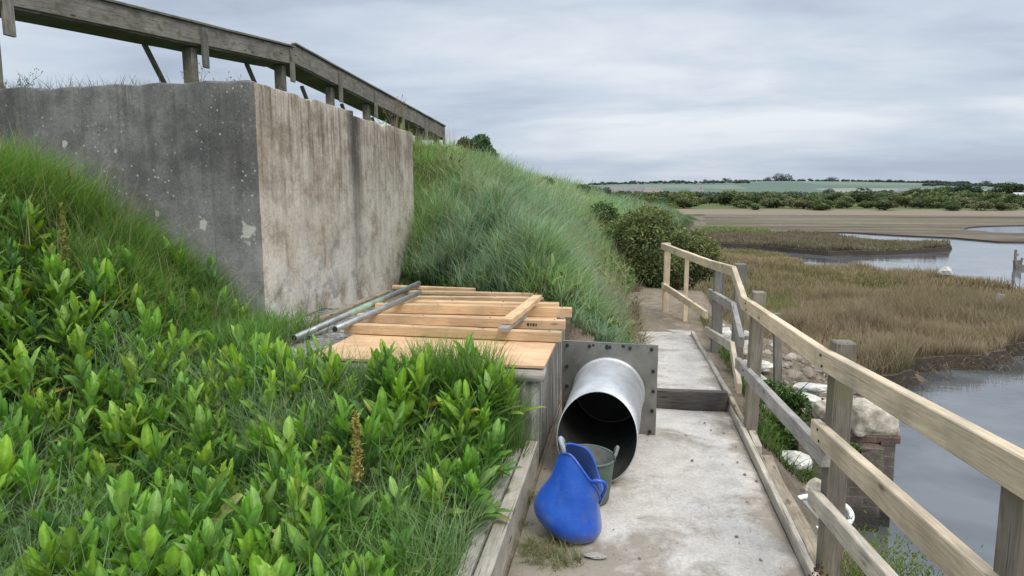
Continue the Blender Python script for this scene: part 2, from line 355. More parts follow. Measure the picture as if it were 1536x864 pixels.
def m_brick():
    t = NT('old_pier_brick'); v = t.coord(); g = t.sep(v)
    cx = t.n('CombineXYZ'); t.t.links.new(t.math('ADD', g[0], g[1]), cx.inputs[0]); t.t.links.new(g[2], cx.inputs[1])
    b = t.n('TexBrick', inp={'Scale': 4.4, 'Mortar Size': .018, 'Color1': (.12, .10, .085, 1), 'Color2': (.17, .14, .115, 1), 'Mortar': (.20, .185, .16, 1)}); b.inputs['Row Height'].default_value = .33; b.inputs['Brick Width'].default_value = .95
    t.t.links.new(cx.outputs[0], b.inputs['Vector']); n = t.noise(v, 4, 6, .7); f = t.noise(v, 30, 5, .7)
    col = b.outputs[0]
    red = t.n('MapRange', inp={0: t.math('ADD', g[2], t.math('MULTIPLY', n, .3)), 1: -.02, 2: .16, 3: 0., 4: 1.})
    col = t.mix(t.math('MULTIPLY', red.outputs[0], .75), col, t.mix(b.outputs['Fac'], (.30, .09, .06), (.42, .33, .27)))
    col = t.mix(.8, col, t.ramp(n, [(.3, (.5, .5, .48)), (.7, (1.4, 1.4, 1.35))]), 'MULTIPLY'); col = t.mix(.5, col, t.ramp(f, [(.3, (.6, .6, .6)), (.7, (1.3, 1.3, 1.3))]), 'MULTIPLY')
    wet = t.n('MapRange', inp={0: g[2], 1: -.68, 2: -.55, 3: .75, 4: 0.}); col = t.mix(wet.outputs[0], col, (.02, .022, .018))
    t.bsdf(col, .85, 0, t.bump(t.math('SUBTRACT', t.math('ADD', n, f), b.outputs['Fac']), .7, .012), .25); return t.m
BRICK = m_brick()

# ------------------------------------------------------------------ shape helpers
def beam(name, p0, p1, w, h, mat, parent=None, up=(0, 0, 1), roll=0, bevel=.004, jit=.0, end=None):
    """timber from p0 to p1 (centre line); w across, h along 'up'. Local X runs along the grain."""
    p0 = Vector(p0); p1 = Vector(p1); d = p1-p0; L = d.length; x = d.normalized()
    y = Vector(up).cross(x).normalized(); z = x.cross(y)
    bm = bmesh.new(); n = max(2, int(L/.35))
    rows = []
    for i in range(n+1):
        px = -L/2+L*i/n; o1, o2 = (random.uniform(-jit, jit), random.uniform(-jit, jit))
        rows.append([bm.verts.new((px, sy*w/2+o1, sz*h/2+o2)) for sy, sz in ((-1, -1), (1, -1), (1, 1), (-1, 1))])
    for a, b in zip(rows, rows[1:]):
        for k in range(4): bm.faces.new((a[k], a[(k+1) % 4], b[(k+1) % 4], b[k]))
    bm.faces.new(rows[0][::-1]); bm.faces.new(rows[-1])
    bmesh.ops.recalc_face_normals(bm, faces=bm.faces)
    sharp = [e for e in bm.edges if e.calc_face_angle(0) > .9]
    bmesh.ops.bevel(bm, geom=sharp, offset=bevel, segments=1, affect='EDGES')
    o = frombm(name, bm, mat)
    M = Matrix((x, y, z)).transposed().to_4x4(); M.translation = (p0+p1)/2
    M = M @ Matrix.Rotation(roll, 4, 'X')
    if parent is not None:
        o.parent = parent
        o.matrix_local = Matrix.Translation(-parent.location) @ M
    else: o.matrix_world = M
    return o
def tube_bm(bm, pts, rads, seg=10, cap=True):
    pts = [Vector(p) for p in pts]; rings = []
    for i, p in enumerate(pts):
        d = (pts[min(i+1, len(pts)-1)]-pts[max(i-1, 0)]).normalized()
        a = Vector((0, 0, 1)) if abs(d.z) < .9 else Vector((1, 0, 0)); u = d.cross(a).normalized(); v = d.cross(u)
        r = rads[i] if hasattr(rads, '__len__') else rads
        rings.append([bm.verts.new(p+(u*math.cos(k*2*PI/seg)+v*math.sin(k*2*PI/seg))*r) for k in range(seg)])
    for a, b in zip(rings, rings[1:]):
        for k in range(seg): bm.faces.new((a[k], b[k], b[(k+1) % seg], a[(k+1) % seg]))
    if cap:
        bm.faces.new(rings[0]); bm.faces.new(rings[-1][::-1])
def rel(o, parent):      # child built in world coordinates -> parented under an unrotated Empty
    o.parent = parent; o.location = -parent.location
    return o
def loft(bm, rings, closed=True):
    vs = [[bm.verts.new(p) for p in r] for r in rings]
    n = len(vs[0])
    for a, b in zip(vs, vs[1:]):
        for k in range(n if closed else n-1): bm.faces.new((a[k], a[(k+1) % n], b[(k+1) % n], b[k]))
    return vs

# ------------------------------------------------------------------ terrain
def toe(Y): return np.where(Y < 10.5, .12-.07*np.clip((Y-7)/3.5, 0, 1), .05+(Y-10.5)*.11)
def terrain(X, Y):
    X = np.asarray(X, float); Y = np.asarray(Y, float)
    n = (fbm(X*.9, Y*.9, 3)-.5)
    # sea bank on the left of the path
    sl = lerp(lerp(.74, .47, sst(9, 20, Y)), .27, sst(20, 38, Y)); cap = lerp(lerp(2.38, 1.95, sst(11, 20, Y)), 1.1, sst(20, 40, Y))
    u = toe(Y)-X
    h1 = .16+np.maximum(u, 0)*sl; h1 = np.minimum(h1, cap-.25+.25*np.tanh((h1-cap+.25)/.25)) if False else -np.logaddexp(-h1*6, -cap*6)/6
    yb = 6.34+np.clip(-.55-X, 0, 2.6)*.95
    h2 = .55+(Y-yb)*.72
    bank = np.where(X < -.5, np.minimum(h1, np.maximum(h2, .3)), h1)
    bank = np.where((X < -.5) & (Y < yb), .3, bank)
    bank = bank+(n*.25+(fbm(X*2.4, Y*2.4, 17)-.5)*.38+(fbm(X*.7, Y*.7, 27)-.5)*.4)*sst(.2, 1.5, u)
    endf = sst(44, 60, Y); bank = lerp(bank, -.7, endf)
    # the planted bed in front
    bu = np.maximum(0, -X-.6)
    bed = .14+1.28*sst(2.4, 4.95, -X)*lerp(.6, 1., sst(2, 5, Y))+.30*sst(2.9, 4.0, Y)*sst(-.66, -.82, X)+n*.10*sst(.75, 1.2, -X)
    bed = np.where(X > -.66, .0, bed)
    # soil heaped behind the retaining wall
    behind = 2.62+n*.15
    left = np.where(Y < 5.3, bed, np.where((X < -3.15) & (Y < 9.6), np.maximum(behind, 2.55), bank))
    left = np.where((X > -3.05) & (X < -.5) & (Y >= 4.25) & (Y < yb), np.where(Y > 6.4, .50, np.where(X < -2.45, .60, .0)), left)
    # path level
    path = np.where(Y < 5.8, -.03, .105); path = np.where(Y > 8.3, .13+.012*(Y-8.3)+n*.12, path)
    z = np.where(X < (np.where(Y < 6.3, -.58, toe(Y))), left, path)
    # ground falling to the water on the right
    sh = 1.95+(Y-5.7)*.40                                  # shoreline
    zr = -.12-.68*np.clip((X-1.05)/np.maximum(sh-1.05, .3), 0, 1.02)**1.3-np.clip(X-sh, 0, 1)*1.2+n*.25
    zr = np.where(Y < 5.45, np.where(Y < 5.45, -.34-np.clip((X-1.2)*2.2, 0, 1.2)*sst(5.3, 4.9, Y)-np.clip(X-1.2, 0, 3)*.9, zr), zr)
    zr = np.where((X < 1.42) & (Y < 5.45), -.30+n*.15, zr)
    edge = np.where(Y < 9.2, .99, .99+np.clip(Y-9.2, 0, 3)*.1)
    edge = np.where(Y > 12, toe(Y)+.5, edge)
    zr = np.where(Y > 10, np.maximum(zr, -.66+0*X)*1.0, zr)
    far = -.62+n*.08
    zr = np.where(Y > 10, lerp(zr, far, sst(10, 12.5, Y)*sst(0, 1.2, X-edge)), zr)
    f = sst(0, .35, X-edge)
    z = np.where(X > edge, lerp(z, zr, f), z)
    z = np.where(Y > 12, np.where(X > toe(Y), lerp(.16-.84*sst(18, 30, Y), -.62, sst(0, 1.2, X-toe(Y))), z), z)
    # under open water and islands the bed lies low
    wet = sst(3.9, 4.9, X)*sst(16, 9, Y)
    z = np.where((X > 2.3), np.minimum(z, lerp(z, -1.3, np.clip(wet, 0, 1))), z)
    z = np.where(Y > 14, np.where(X > toe(Y)+1.0, lerp(z, -1.2, sst(0, .8, X-toe(Y)-1.0)), z), z)
    z = np.where(X > 1.6, np.where(Y < 5.35, -1.5, z), z)
    return np.maximum(z, -1.5)
def tcolor(X, Y, Z):
    n = fbm(X*1.3, Y*1.3, 9); n2 = fbm(X*4, Y*4, 19)
    green = mixc((.035, .055, .018), (.06, .09, .028), n)
    dirt = mixc((.20, .16, .115), (.30, .25, .19), n)
    mud = mixc((.12, .095, .07), (.24, .20, .155), n2)
    c = green.copy()
    isr = X > np.maximum(.9, toe(Y)+.15); c = np.where(isr[..., None], mud, c)
    pth = ((X > -.62) & (X <= .95) & (Y < 9.2)) | ((X < -.5) & (X > -3.1) & (Y > 4.3) & (Y < 6.3+np.clip(-.55-X, 0, 2.6)*.95)); c = np.where(pth[..., None], dirt, c)
    tr = sst(8.1, 8.6, Y)*sst(12.6, 11.4, Y)*sst(-.9, .25, X-toe(Y)+.1*0)
    c = mixc(c, c, 0*tr); c = c*(1-tr[..., None])+dirt*tr[..., None]
    deep = sst(-.72, -.85, Z); c = c*(1-deep[..., None])+np.array((.04, .035, .028))*deep[..., None]
    return c
def grid_sheet(name, xs, ys, zf, cf, mat, smooth=True):
    X, Y = np.meshgrid(xs, ys); Z = zf(X, Y); nx, ny = len(xs), len(ys)
    co = np.stack([X, Y, Z], -1).reshape(-1, 3)
    i = np.arange(nx-1)[None, :]+np.arange(ny-1)[:, None]*nx
    q = np.stack([i, i+1, i+nx+1, i+nx], -1).reshape(-1)
    st = np.arange(len(q)//4)*4
    me = rawmesh(name, co, q, st, np.full(len(st), 4), cf(X, Y, Z).reshape(-1, 3), smooth)
    return tag(link(name, me, mat), kind='structure')
xs = np.concatenate([[-3000, -800, -200, -60, -25], np.arange(-14, -5, .3), np.arange(-5, 3.2, .07), np.arange(3.2, 8, .25), [9, 11, 15, 22, 40, 120, 500, 1500, 4000]])
ys = np.concatenate([[-300, -40, -10, -4, -1], np.arange(0, 12, .08), np.arange(12, 30, .3), np.arange(30, 62, 1.), [70, 85]])
ground = grid_sheet('ground', xs, ys, terrain, tcolor, GROUND)

# distant land rising from the far shore
def farz(X, Y):
    base = lerp(-.72, -.4, sst(92, 100, Y)) + sst(150, 420, Y)*.6
    hill = 15.8*sst(560, 1250, Y)**1.05*(1-.22*sst(250, 700, X))+1.6*(fbm(X/260, Y/260, 5)-.5)*sst(400, 900, Y)
    return base+hill+5.5*np.exp(-((X-240)/170)**2)*sst(700, 1150, Y)+3.5*np.exp(-((X-20)/120)**2)*sst(700, 1150, Y)+2.*np.exp(-((X-430)/120)**2)*sst(700, 1150, Y)
def farc(X, Y, Z):
    c = mixc((.09, .115, .05), (.15, .17, .08), fbm(X/9, Y/9, 2))
    fy = np.floor((Y+35*np.sin(X/170))/110); fx = np.floor((X+fy*67)/170)
    r = _h(fx, fy, 7)[..., None]; r2 = _h(fx, fy, 8)[..., None]
    pal = np.where(r < .3, (.155, .20, .12), np.where(r < .55, (.19, .22, .155), np.where(r < .8, (.12, .165, .115), (.26, .245, .19))))
    pal = pal*(.85+.3*r2)
    hz = sst(400, 1400, Y)[..., None]; pal = pal*(1-.45*hz)+np.array((.19, .225, .25))*.45*hz  # aerial haze blended into the field colours with distance
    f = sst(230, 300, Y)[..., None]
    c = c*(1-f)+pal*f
    m = sst(104, 98, Y)[..., None]; return c*(1-m)+np.array((.24, .20, .15))*m
xs = np.concatenate([np.arange(-900, -150, 50), np.arange(-150, 700, 8), np.arange(700, 3000, 80)])
ys = np.concatenate([np.arange(85, 120, 3), np.arange(120, 400, 12), np.arange(400, 1500, 20), np.arange(1500, 4100, 200)])
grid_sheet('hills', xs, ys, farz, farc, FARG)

# water
bm = bmesh.new()
bm.faces.new([bm.verts.new(p) for p in ((1.2, -40, -.8), (900, -40, -.8), (900, 99, -.8), (-60, 99, -.8), (-60, 60, -.8), (1.2, 14, -.8))])
tag(frombm('water', bm, WATER), kind='structure')

# ------------------------------------------------------------------ marsh islands
def pip(px, py, poly):
    ins = np.zeros(len(px), bool); j = len(poly)-1
    for i in range(len(poly)):
        xi, yi = poly[i]; xj, yj = poly[j]
        c = ((yi > py) != (yj > py)) & (px < (xj-xi)*(py-yi)/(yj-yi+1e-12)+xi); ins ^= c; j = i
    return ins
def smooth_poly(P, step, amp, seed):
    out = []
    for i in range(len(P)):
        a = np.array(P[i]); b = np.array(P[(i+1) % len(P)]); d = b-a; L = np.hypot(*d); n = max(1, int(L/step))
        for k in range(n):
            p = a+d*k/n; q = p + np.array([-d[1], d[0]])/L*amp*(fbm(p[0]/max(step, .5)/1.5, p[1]/max(step, .5)/1.5, seed, 3)-.5)*2*(1 if L < 60 else 0); out.append(tuple(q))
    return out
def island(name, P, z=-.62, seed=1, step=1., amp=.5):
    P = smooth_poly(P, step, amp, seed)
    bm = bmesh.new()
    c = np.mean(P, axis=0)
    top = [bm.verts.new((x, y, z)) for x, y in P]; bot = []
    n = len(P)
    for i in range(n):
        a = np.array(P[i-1]); b = np.array(P[(i+1) % n]); d = b-a; nn = np.array([d[1], -d[0]])/(np.hypot(*d)+1e-9)
        area = sum(P[k][0]*P[(k+1) % n][1]-P[(k+1) % n][0]*P[k][1] for k in range(0, n)) if i == 0 else area
        if area < 0: nn = -nn
        q = np.array(P[i])+nn*(.1+.25*float(vn(np.array([P[i][0]*2.]), np.array([P[i][1]*2.]), 4)[0])); bot.append(bm.verts.new((q[0], q[1], z-.45)))
    e = []
    for i in range(n): bm.faces.new((top[i], bot[i], bot[(i+1) % n], top[(i+1) % n]))
    f = bm.faces.new(top); bmesh.ops.triangulate(bm, faces=[f])
    bmesh.ops.recalc_face_normals(bm, faces=bm.faces)
    o = frombm(name, bm, MARSH); tag(o, kind='structure'); return P
g = lambda *a: [sight(x, y, -.62) for x, y in a]
NEAR = [(1.3, 10.2), (2.6, 9.5), (3.6, 9.6), (4.3, 10.5), (5.4, 11.3), (6.8, 12.4), (8.5, 13.1), (11, 13.7), (14, 14.4), (15, 16)] + g((1600, 444), (1536, 438), (1476, 427), (1388, 416), (1300, 408), (1212, 402), (1194, 390), (1168, 382), (1120, 378), (1050, 374)) + [(2.1, 27), (1.7, 20), (1.35, 14)]
SPIT = g((1040, 364), (1120, 366), (1240, 377), (1330, 376), (1415, 371), (1424, 368), (1380, 365), (1310, 361), (1262, 357), (1226, 352), (1180, 350), (1040, 350))
g2 = lambda *a: [sight(x, y, -.73) for x, y in a]
FAR = g2((990, 350), (1150, 352), (1222, 347), (1275, 348), (1345, 352), (1430, 356), (1500, 362), (1600, 363), (1700, 361), (1800, 354), (1640, 351), (1540, 349.5), (1490, 348.5), (1462, 345), (1440, 343.5), (1300, 341), (1000, 341))
FARB = g2((990, 341.2), (1300, 341.2), (1440, 343.2), (1452, 340.5), (1468, 338.8), (1540, 337.5), (1700, 337)) + [(300, 80), (340, 97), (5, 97)]
FARB = island('far_marsh', FARB, z=-.731, seed=18, step=2., amp=.3)
NEAR = island('marsh', NEAR, seed=2, step=.16, amp=.40)
SPIT = island('marsh_spit', SPIT, seed=5, step=.8, amp=.25)
FAR = island('far_marsh', FAR, z=-.73, seed=8, step=2., amp=.3)

# ------------------------------------------------------------------ blades (grass, reeds)
def blades(name, P, hgt, wid, lean, colb, colt, mat, bend=1., azim=None, smooth=True, droop=0., parent=None, kind='stuff'):
    N = len(P); hgt = np.broadcast_to(hgt, N); wid = np.broadcast_to(wid, N); lean = np.broadcast_to(lean, N)
    az = RNG.uniform(0, 2*PI, N) if azim is None else azim
    fa = RNG.uniform(0, 2*PI, N)
    d = np.stack([np.cos(az), np.sin(az), 0*az], -1); w = np.stack([np.cos(fa), np.sin(fa), 0*fa], -1)
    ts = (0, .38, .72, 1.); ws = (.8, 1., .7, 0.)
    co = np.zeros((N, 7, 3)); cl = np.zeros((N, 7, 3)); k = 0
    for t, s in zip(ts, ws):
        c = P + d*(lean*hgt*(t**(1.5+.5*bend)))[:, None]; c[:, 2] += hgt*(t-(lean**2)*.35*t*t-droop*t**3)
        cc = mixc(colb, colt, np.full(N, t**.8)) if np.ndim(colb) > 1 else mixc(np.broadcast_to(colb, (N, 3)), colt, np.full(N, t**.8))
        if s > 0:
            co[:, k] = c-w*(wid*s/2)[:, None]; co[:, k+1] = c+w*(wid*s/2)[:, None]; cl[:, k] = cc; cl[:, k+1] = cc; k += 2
        else: co[:, k] = c; cl[:, k] = cc
    b = (np.arange(N)*7)[:, None]
    loops = (b+np.array([0, 1, 3, 2, 2, 3, 5, 4, 4, 5, 6])).reshape(-1)
    tot = np.tile([4, 4, 3], N); st = np.concatenate([[0], np.cumsum(tot)[:-1]])
    me = rawmesh(name, co.reshape(-1, 3), loops, st, tot, cl.reshape(-1, 3), smooth)
    o = link(name, me, mat, parent)
    if kind: tag(o, kind=kind)
    return o
def scatter(n, x0, x1, y0, y1, keep, dens=None):
    X = RNG.uniform(x0, x1, n); Y = RNG.uniform(y0, y1, n); k = keep(X, Y)
    if dens is not None: k &= RNG.uniform(0, 1, n) < dens(X, Y)
    return X[k], Y[k]
def jitter(c, N, a=.2):
    return np.asarray(c)*(1+RNG.uniform(-a, a, (N, 1)))*(1+RNG.uniform(-.06, .06, (N, 3)))

# long grass on the sea bank
def bank_keep(X, Y):
    yb = 6.34+np.clip(-.55-X, 0, 2.6)*.95
    k = (X < toe(Y)-.05) & ~((Y < yb+.1) & (X < -.5))
    k &= ~((X < -2.95) & (Y < 9.55)); return k
def bank_colour(X, Y, N):
    a = fbm(X*.55, Y*.55, 31); b = fbm(X*1.7, Y*1.7, 41)
    blue = jitter((.31, .46, .32), N, .32); lime = jitter((.27, .45, .15), N, .32); straw = jitter((.52, .47, .33), N, .15)
    up = sst(1.3, 2.4, terrain(X, Y))
    m = np.clip(sst(.40, .6, a)*.75+up*.6, 0, 1); c = mixc(blue, lime, m)
    dry = sst(.54, .68, b)*.6*(1-.4*up); c = mixc(c, straw, np.clip(dry+(RNG.uniform(0, 1, N) < .06), 0, 1))
    return c
for nm, n, y0, y1, x0, x1, w, h, lab in (('bank_grass', 95000, 6.2, 12.5, -4.6, .3, .0085, .44, 'long blue green grass covering the near slope of the bank'),
                                     ('far_bank_grass', 85000, 12.5, 26, -7, 3.2, .014, .52, 'long grass on the far part of the bank behind the bush'),
                                     ('crest_grass', 30000, 26, 52, -12, 9, .035, .6, 'pale grass along the distant bank crest')):
    per = 13; X, Y = scatter(int(n*1.5/per), x0, x1, y0, y1, bank_keep); rep = np.repeat(np.arange(len(X)), per); sp_ = .035 if y1 < 13 else .07 if y1 < 30 else .2
    bright = np.repeat(RNG.uniform(.62, 1.25, len(X)), per); hvar = np.repeat(RNG.uniform(.55, 1.25, len(X)), per)
    X = X[rep]+RNG.normal(0, sp_, len(rep)); Y = Y[rep]+RNG.normal(0, sp_, len(rep)); k = bank_keep(X, Y); X, Y, bright, hvar = X[k], Y[k], bright[k], hvar[k]; N = len(X)
    P = np.stack([X, Y, terrain(X, Y)-.02], -1)
    tuft = fbm(X*2.2, Y*2.2, 55); H = h*(.45+.9*tuft)*hvar*RNG.uniform(.6, 1.25, N)*lerp(.3, 1, sst(-.05, 1.1, toe(Y)-X))*lerp(1, .6, sst(1.9, 2.4, P[:, 2]))
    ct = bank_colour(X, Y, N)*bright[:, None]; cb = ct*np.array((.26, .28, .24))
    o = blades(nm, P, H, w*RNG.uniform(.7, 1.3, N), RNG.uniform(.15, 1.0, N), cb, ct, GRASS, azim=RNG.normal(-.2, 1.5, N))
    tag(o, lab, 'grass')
X, Y = scatter(5200, -4.4, .1, 6.6, 15, bank_keep, lambda X, Y: fbm(X*1.1, Y*1.1, 91)*1.2-.2); N = len(X)
P = np.stack([X, Y, terrain(X, Y)], -1); ct = jitter((.48, .42, .28), N); H = RNG.uniform(.35, .75, N)
tag(blades('dry_stems', P, H, .005, RNG.uniform(.05, .5, N), ct*.7, ct, REED), 'pale dry grass stems standing above the green bank grass', 'dead grass')
k = RNG.uniform(0, 1, N) < .5
X, Y = scatter(17000, -4.4, 1.2, 6.6, 16, bank_keep, lambda X, Y: (fbm(X*1.5, Y*1.5, 95) > .56)*1.); N = len(X)
ct = mixc(jitter((.13, .21, .06), N, .3), jitter((.25, .33, .10), N, .3), RNG.uniform(0, 1, N))
tag(blades('bank_herbs', np.stack([X, Y, terrain(X, Y)+RNG.uniform(0, .28, N)], -1), RNG.uniform(.06, .17, N), .036, RNG.uniform(.5, 1.6, N), ct*.6, ct, SHRUB), 'dark leafy herbs growing in patches through the bank grass', 'weeds')
# weeds between: low bright herbs at the foot of the bank by the planks
X, Y = scatter(16000, -2.95, -.5, 6.3, 9.8, lambda X, Y: bank_keep(X, Y) & (Y < 7.2+1.0*(-.5-X))); N = len(X)
o = blades('low_weeds', np.stack([X, Y, terrain(X, Y)], -1), RNG.uniform(.06, .2, N), .022, RNG.uniform(.3, 1., N), (.02, .05, .012), jitter((.09, .20, .035), N), SHRUB)
tag(o, 'low bright green weeds at the foot of the bank behind the planks', 'weeds')

# dead pale thatch near the trodden path
X, Y = scatter(26000, -1.6, .9, 7., 13.5, lambda X, Y: (X < toe(Y)+.12) & (X > toe(Y)-1.2-.15*(Y-9)) & (fbm(X*1.3, Y*1.3, 77) > .42)); N = len(X)
o = blades('dry_thatch', np.stack([X, Y, terrain(X, Y)-.01], -1), RNG.uniform(.08, .3, N), .008, RNG.uniform(.6, 1.4, N), (.10, .08, .05), jitter((.36, .31, .21), N), REED)
tag(o, 'straw coloured dead grass beside the dirt path', 'dead grass')

# grass filling the bed between the broad leaved plants
def bed_keep(X, Y): return (X < -.67) & ~((Y > 4.22) & (X > -2.95)) & (Y < 5.2)
X, Y = scatter(125000, -6.5, -.66, .9, 5.2, bed_keep, lambda X, Y: .35+.65*(X > -3.2-.5*Y*0)); N = len(X)
pn = fbm(X*1.6, Y*1.6, 61); P = np.stack([X, Y, terrain(X, Y)-.01], -1)
ct = mixc(jitter((.14, .28, .06), N, .3), jitter((.26, .39, .19), N, .3), sst(.42, .6, pn)); ct = mixc(ct, jitter((.40, .42, .28), N), (RNG.uniform(0, 1, N) < .05)*1.)
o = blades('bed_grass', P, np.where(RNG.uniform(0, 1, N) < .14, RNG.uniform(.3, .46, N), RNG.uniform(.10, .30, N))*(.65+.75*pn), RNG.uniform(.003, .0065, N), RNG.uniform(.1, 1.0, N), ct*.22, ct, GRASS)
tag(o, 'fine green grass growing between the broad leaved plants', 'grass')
X, Y = scatter(5200, -2.97, -2.4, 4.25, 5.5, lambda X, Y: RNG.uniform(0, 1, len(X)) < sst(5.6, 4.3, Y)*sst(-2.35, -2.75, X)); N = len(X); ct = jitter((.17, .32, .07), N, .3)
tag(blades('slab_grass', np.stack([X, Y, np.full(N, .66)], -1), RNG.uniform(.08, .30, N), .005, RNG.uniform(.2, 1.1, N), ct*.3, ct, GRASS), 'green grass creeping over the wall side of the chamber top', 'grass')
X, Y = scatter(2300, -1.35, -.62, 3.98, 4.23, lambda X, Y: X < 9); N = len(X); ct = jitter((.17, .31, .08), N, .3)
tag(blades('corner_grass', np.stack([X, Y, terrain(X, Y)], -1), RNG.uniform(.25, .52, N), .005, RNG.uniform(.1, .5, N), ct*.3, ct, GRASS), 'long grass standing against the right end of the chamber front', 'grass')
# tall tussock grass in front of the grey wall
cent = [(random.uniform(-6.3, -3.15), random.uniform(4.35, 5.12)) for _ in range(46)]+[(random.uniform(-6.5, -4.2), random.uniform(3.6, 4.5)) for _ in range(18)]
Xs = np.concatenate([RNG.normal(c[0], .11, 620) for c in cent]); Ys = np.concatenate([RNG.normal(c[1], .10, 620) for c in cent])
k = (Ys < 5.2) & (Xs < -3.1+.0*Ys); X, Y = Xs[k], Ys[k]; N = len(X)
hs = lerp(.30, .52, sst(-3.2, -4.6, X))*np.repeat(np.array([random.uniform(.45, 1.2) for _ in cent]), 620)[k]; ct = mixc(jitter((.16, .33, .05), N, .3), jitter((.25, .40, .12), N, .3), RNG.uniform(0, 1, N)); ct = mixc(ct, jitter((.42, .36, .16), N), (RNG.uniform(0, 1, N) < .05)*1.)
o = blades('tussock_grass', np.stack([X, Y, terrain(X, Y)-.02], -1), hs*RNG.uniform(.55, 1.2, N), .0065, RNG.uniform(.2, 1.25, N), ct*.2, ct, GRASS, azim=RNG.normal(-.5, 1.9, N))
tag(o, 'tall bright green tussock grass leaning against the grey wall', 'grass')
X, Y = scatter(520, -6.4, -3.1, 3.9, 5.15, lambda X, Y: X < 9); N = len(X); ct = jitter((.45, .42, .24), N)
tag(blades('tall_grass_stems', np.stack([X, Y, terrain(X, Y)], -1), RNG.uniform(.4, .78, N)*lerp(.6, 1, sst(-3.1, -4.4, X)), .0055, RNG.uniform(.1, .6, N), ct*.6, ct, REED), 'pale flowering grass stems above the tussocks by the grey wall', 'grass')
# grass at the chamber's left end and along its front edge
X, Y = scatter(5200, -3.0, -.62, 3.95, 4.24, lambda X, Y: X < 9); N = len(X)
ct = jitter((.13, .24, .07), N)
o = blades('edge_grass', np.stack([X, Y, terrain(X, Y)], -1), RNG.uniform(.12, .36, N), .004, RNG.uniform(.2, .8, N), ct*.3, ct, GRASS); tag(o, 'thin grass along the near edge of the boarded chamber', 'grass')
# grass behind the wall top
X, Y = scatter(9000, -9, -3.5, 5.75, 9.0, lambda X, Y: (X < -5.0) | (fbm(X, Y, 5) > .62)); N = len(X)
ct = jitter((.16, .24, .06), N)
o = blades('wall_top_grass', np.stack([X, Y, terrain(X, Y)], -1), RNG.uniform(.12, .36, N), .006, RNG.uniform(.2, .8, N), ct*.4, ct, GRASS); tag(o, 'yellow green grass growing on the soil above the grey wall', 'grass')
# verge grass by the kerb and the blue tub
X, Y = scatter(16000, -.53, .1, 1.8, 3.9, lambda X, Y: (fbm(X*5, Y*5, 6) > .45) & (X < -.50+.55*sst(3.75, 2.7, Y))); N = len(X)
ct = mixc(jitter((.16, .23, .07), N), jitter((.36, .31, .19), N), (RNG.uniform(0, 1, N) < .5)*1.)
o = blades('verge_grass', np.stack([X, Y, 0*X-.03], -1), RNG.uniform(.03, .14, N), .0035, RNG.uniform(.4, 1.3, N), ct*.4, ct, GRASS); tag(o, 'short dry and green grass on the path edge below the kerb timber', 'grass')
# growth below the fence on the right
def right_keep(X, Y): return (Y < 9.4) & (X < 1.05+.75*fbm(X*.8, Y*.8, 12)) | (fbm(X*1.1, Y*1.1, 14) > .64)
X, Y = scatter(16000, 1.0, 2.6, 5.0, 9.5, right_keep); N = len(X)
dry = fbm(X*1.5, Y*1.5, 15) > .52; ct = np.where(dry[:, None], jitter((.30, .24, .165), N), jitter((.10, .17, .035), N))
o = blades('slope_weeds', np.stack([X, Y, terrain(X, Y)-.01], -1), RNG.uniform(.04, .22, N), .007, RNG.uniform(.4, 1.3, N), ct*.3, ct, GRASS); tag(o, 'rough green and dead weeds on the slope below the fence', 'weeds')

# reeds
def reeds(name, poly, n, y0, y1, w, h, lab, cols=((.37, .295, .21), (.29, .24, .165)), thin=.0):
    p = np.array(poly); X, Y = scatter(n, max(p[:, 0].min(), -5), min(p[:, 0].max(), 120), max(p[:, 1].min(), y0), min(p[:, 1].max(), y1), lambda X, Y: pip(X, Y, poly)); 
    q = fbm(X*.35, Y*.35, 71); q2 = fbm(X*1.4, Y*1.4, 72); k = q2 > thin; X, Y, q, q2 = X[k], Y[k], q[k], q2[k]; N = len(X)
    ct = mixc(jitter(cols[0], N), jitter(cols[1], N), sst(.35, .65, q)); ct = mixc(ct, jitter((.30, .235, .17), N), sst(.5, .7, q2)*.6)
    rim = sst(.36, .30, q); ct = mixc(ct, jitter((.20, .23, .08), N), rim*.6)
    hh = h*RNG.uniform(.45, 1.15, N)*(.35+1.1*q2)*lerp(.55, 1.1, sst(.35, .6, q))
    o = blades(name, np.stack([X, Y, np.full(N, -.63 if y0 < 34 else -.74)], -1), hh, w*RNG.uniform(.6, 1.4, N), RNG.uniform(.1, .6, N), ct*.33, ct, REED); return tag(o, lab, 'reeds')
reeds('marsh_reeds', NEAR, 190000, 9, 17, .008, .46, 'brown dead reeds of the near marsh')
X, Y = scatter(40000, 1.3, 14, 9, 19, lambda X, Y: pip(X, Y, [(a+.35*math.sin(b*9), b-.38) for a, b in NEAR]) & ~pip(X, Y, [(a, b+.3) for a, b in NEAR])); N = len(X); ct = jitter((.22, .175, .125), N, .5)
o = blades('bank_litter', np.stack([X, Y, np.full(N, -.70)+RNG.uniform(-.08, .08, N)], -1), RNG.uniform(.03, .16, N), .012, RNG.uniform(.5, 2.5, N), ct*.4, ct, REED); tag(o, 'dark broken reed litter along the muddy edge of the near marsh', 'reed litter')
reeds('middle_reeds', NEAR, 150000, 17, 40, .016, .30, 'golden brown reeds along the far side of the near marsh', ((.40, .31, .20), (.33, .27, .165)))
reeds('spit_reeds', SPIT, 42000, 30, 60, .035, .30, 'grey brown reeds on the narrow marsh spit', ((.33, .285, .215), (.27, .235, .17)))
gx, gy = sight(1098, 347, -.7)
X, Y = scatter(9000, gx-5, gx+5, gy-7, gy+7, lambda X, Y: ((X-gx)/2.4)**2+((Y-gy)/4)**2 < .6+.8*(fbm(X*.6, Y*.6, 3))); N = len(X)
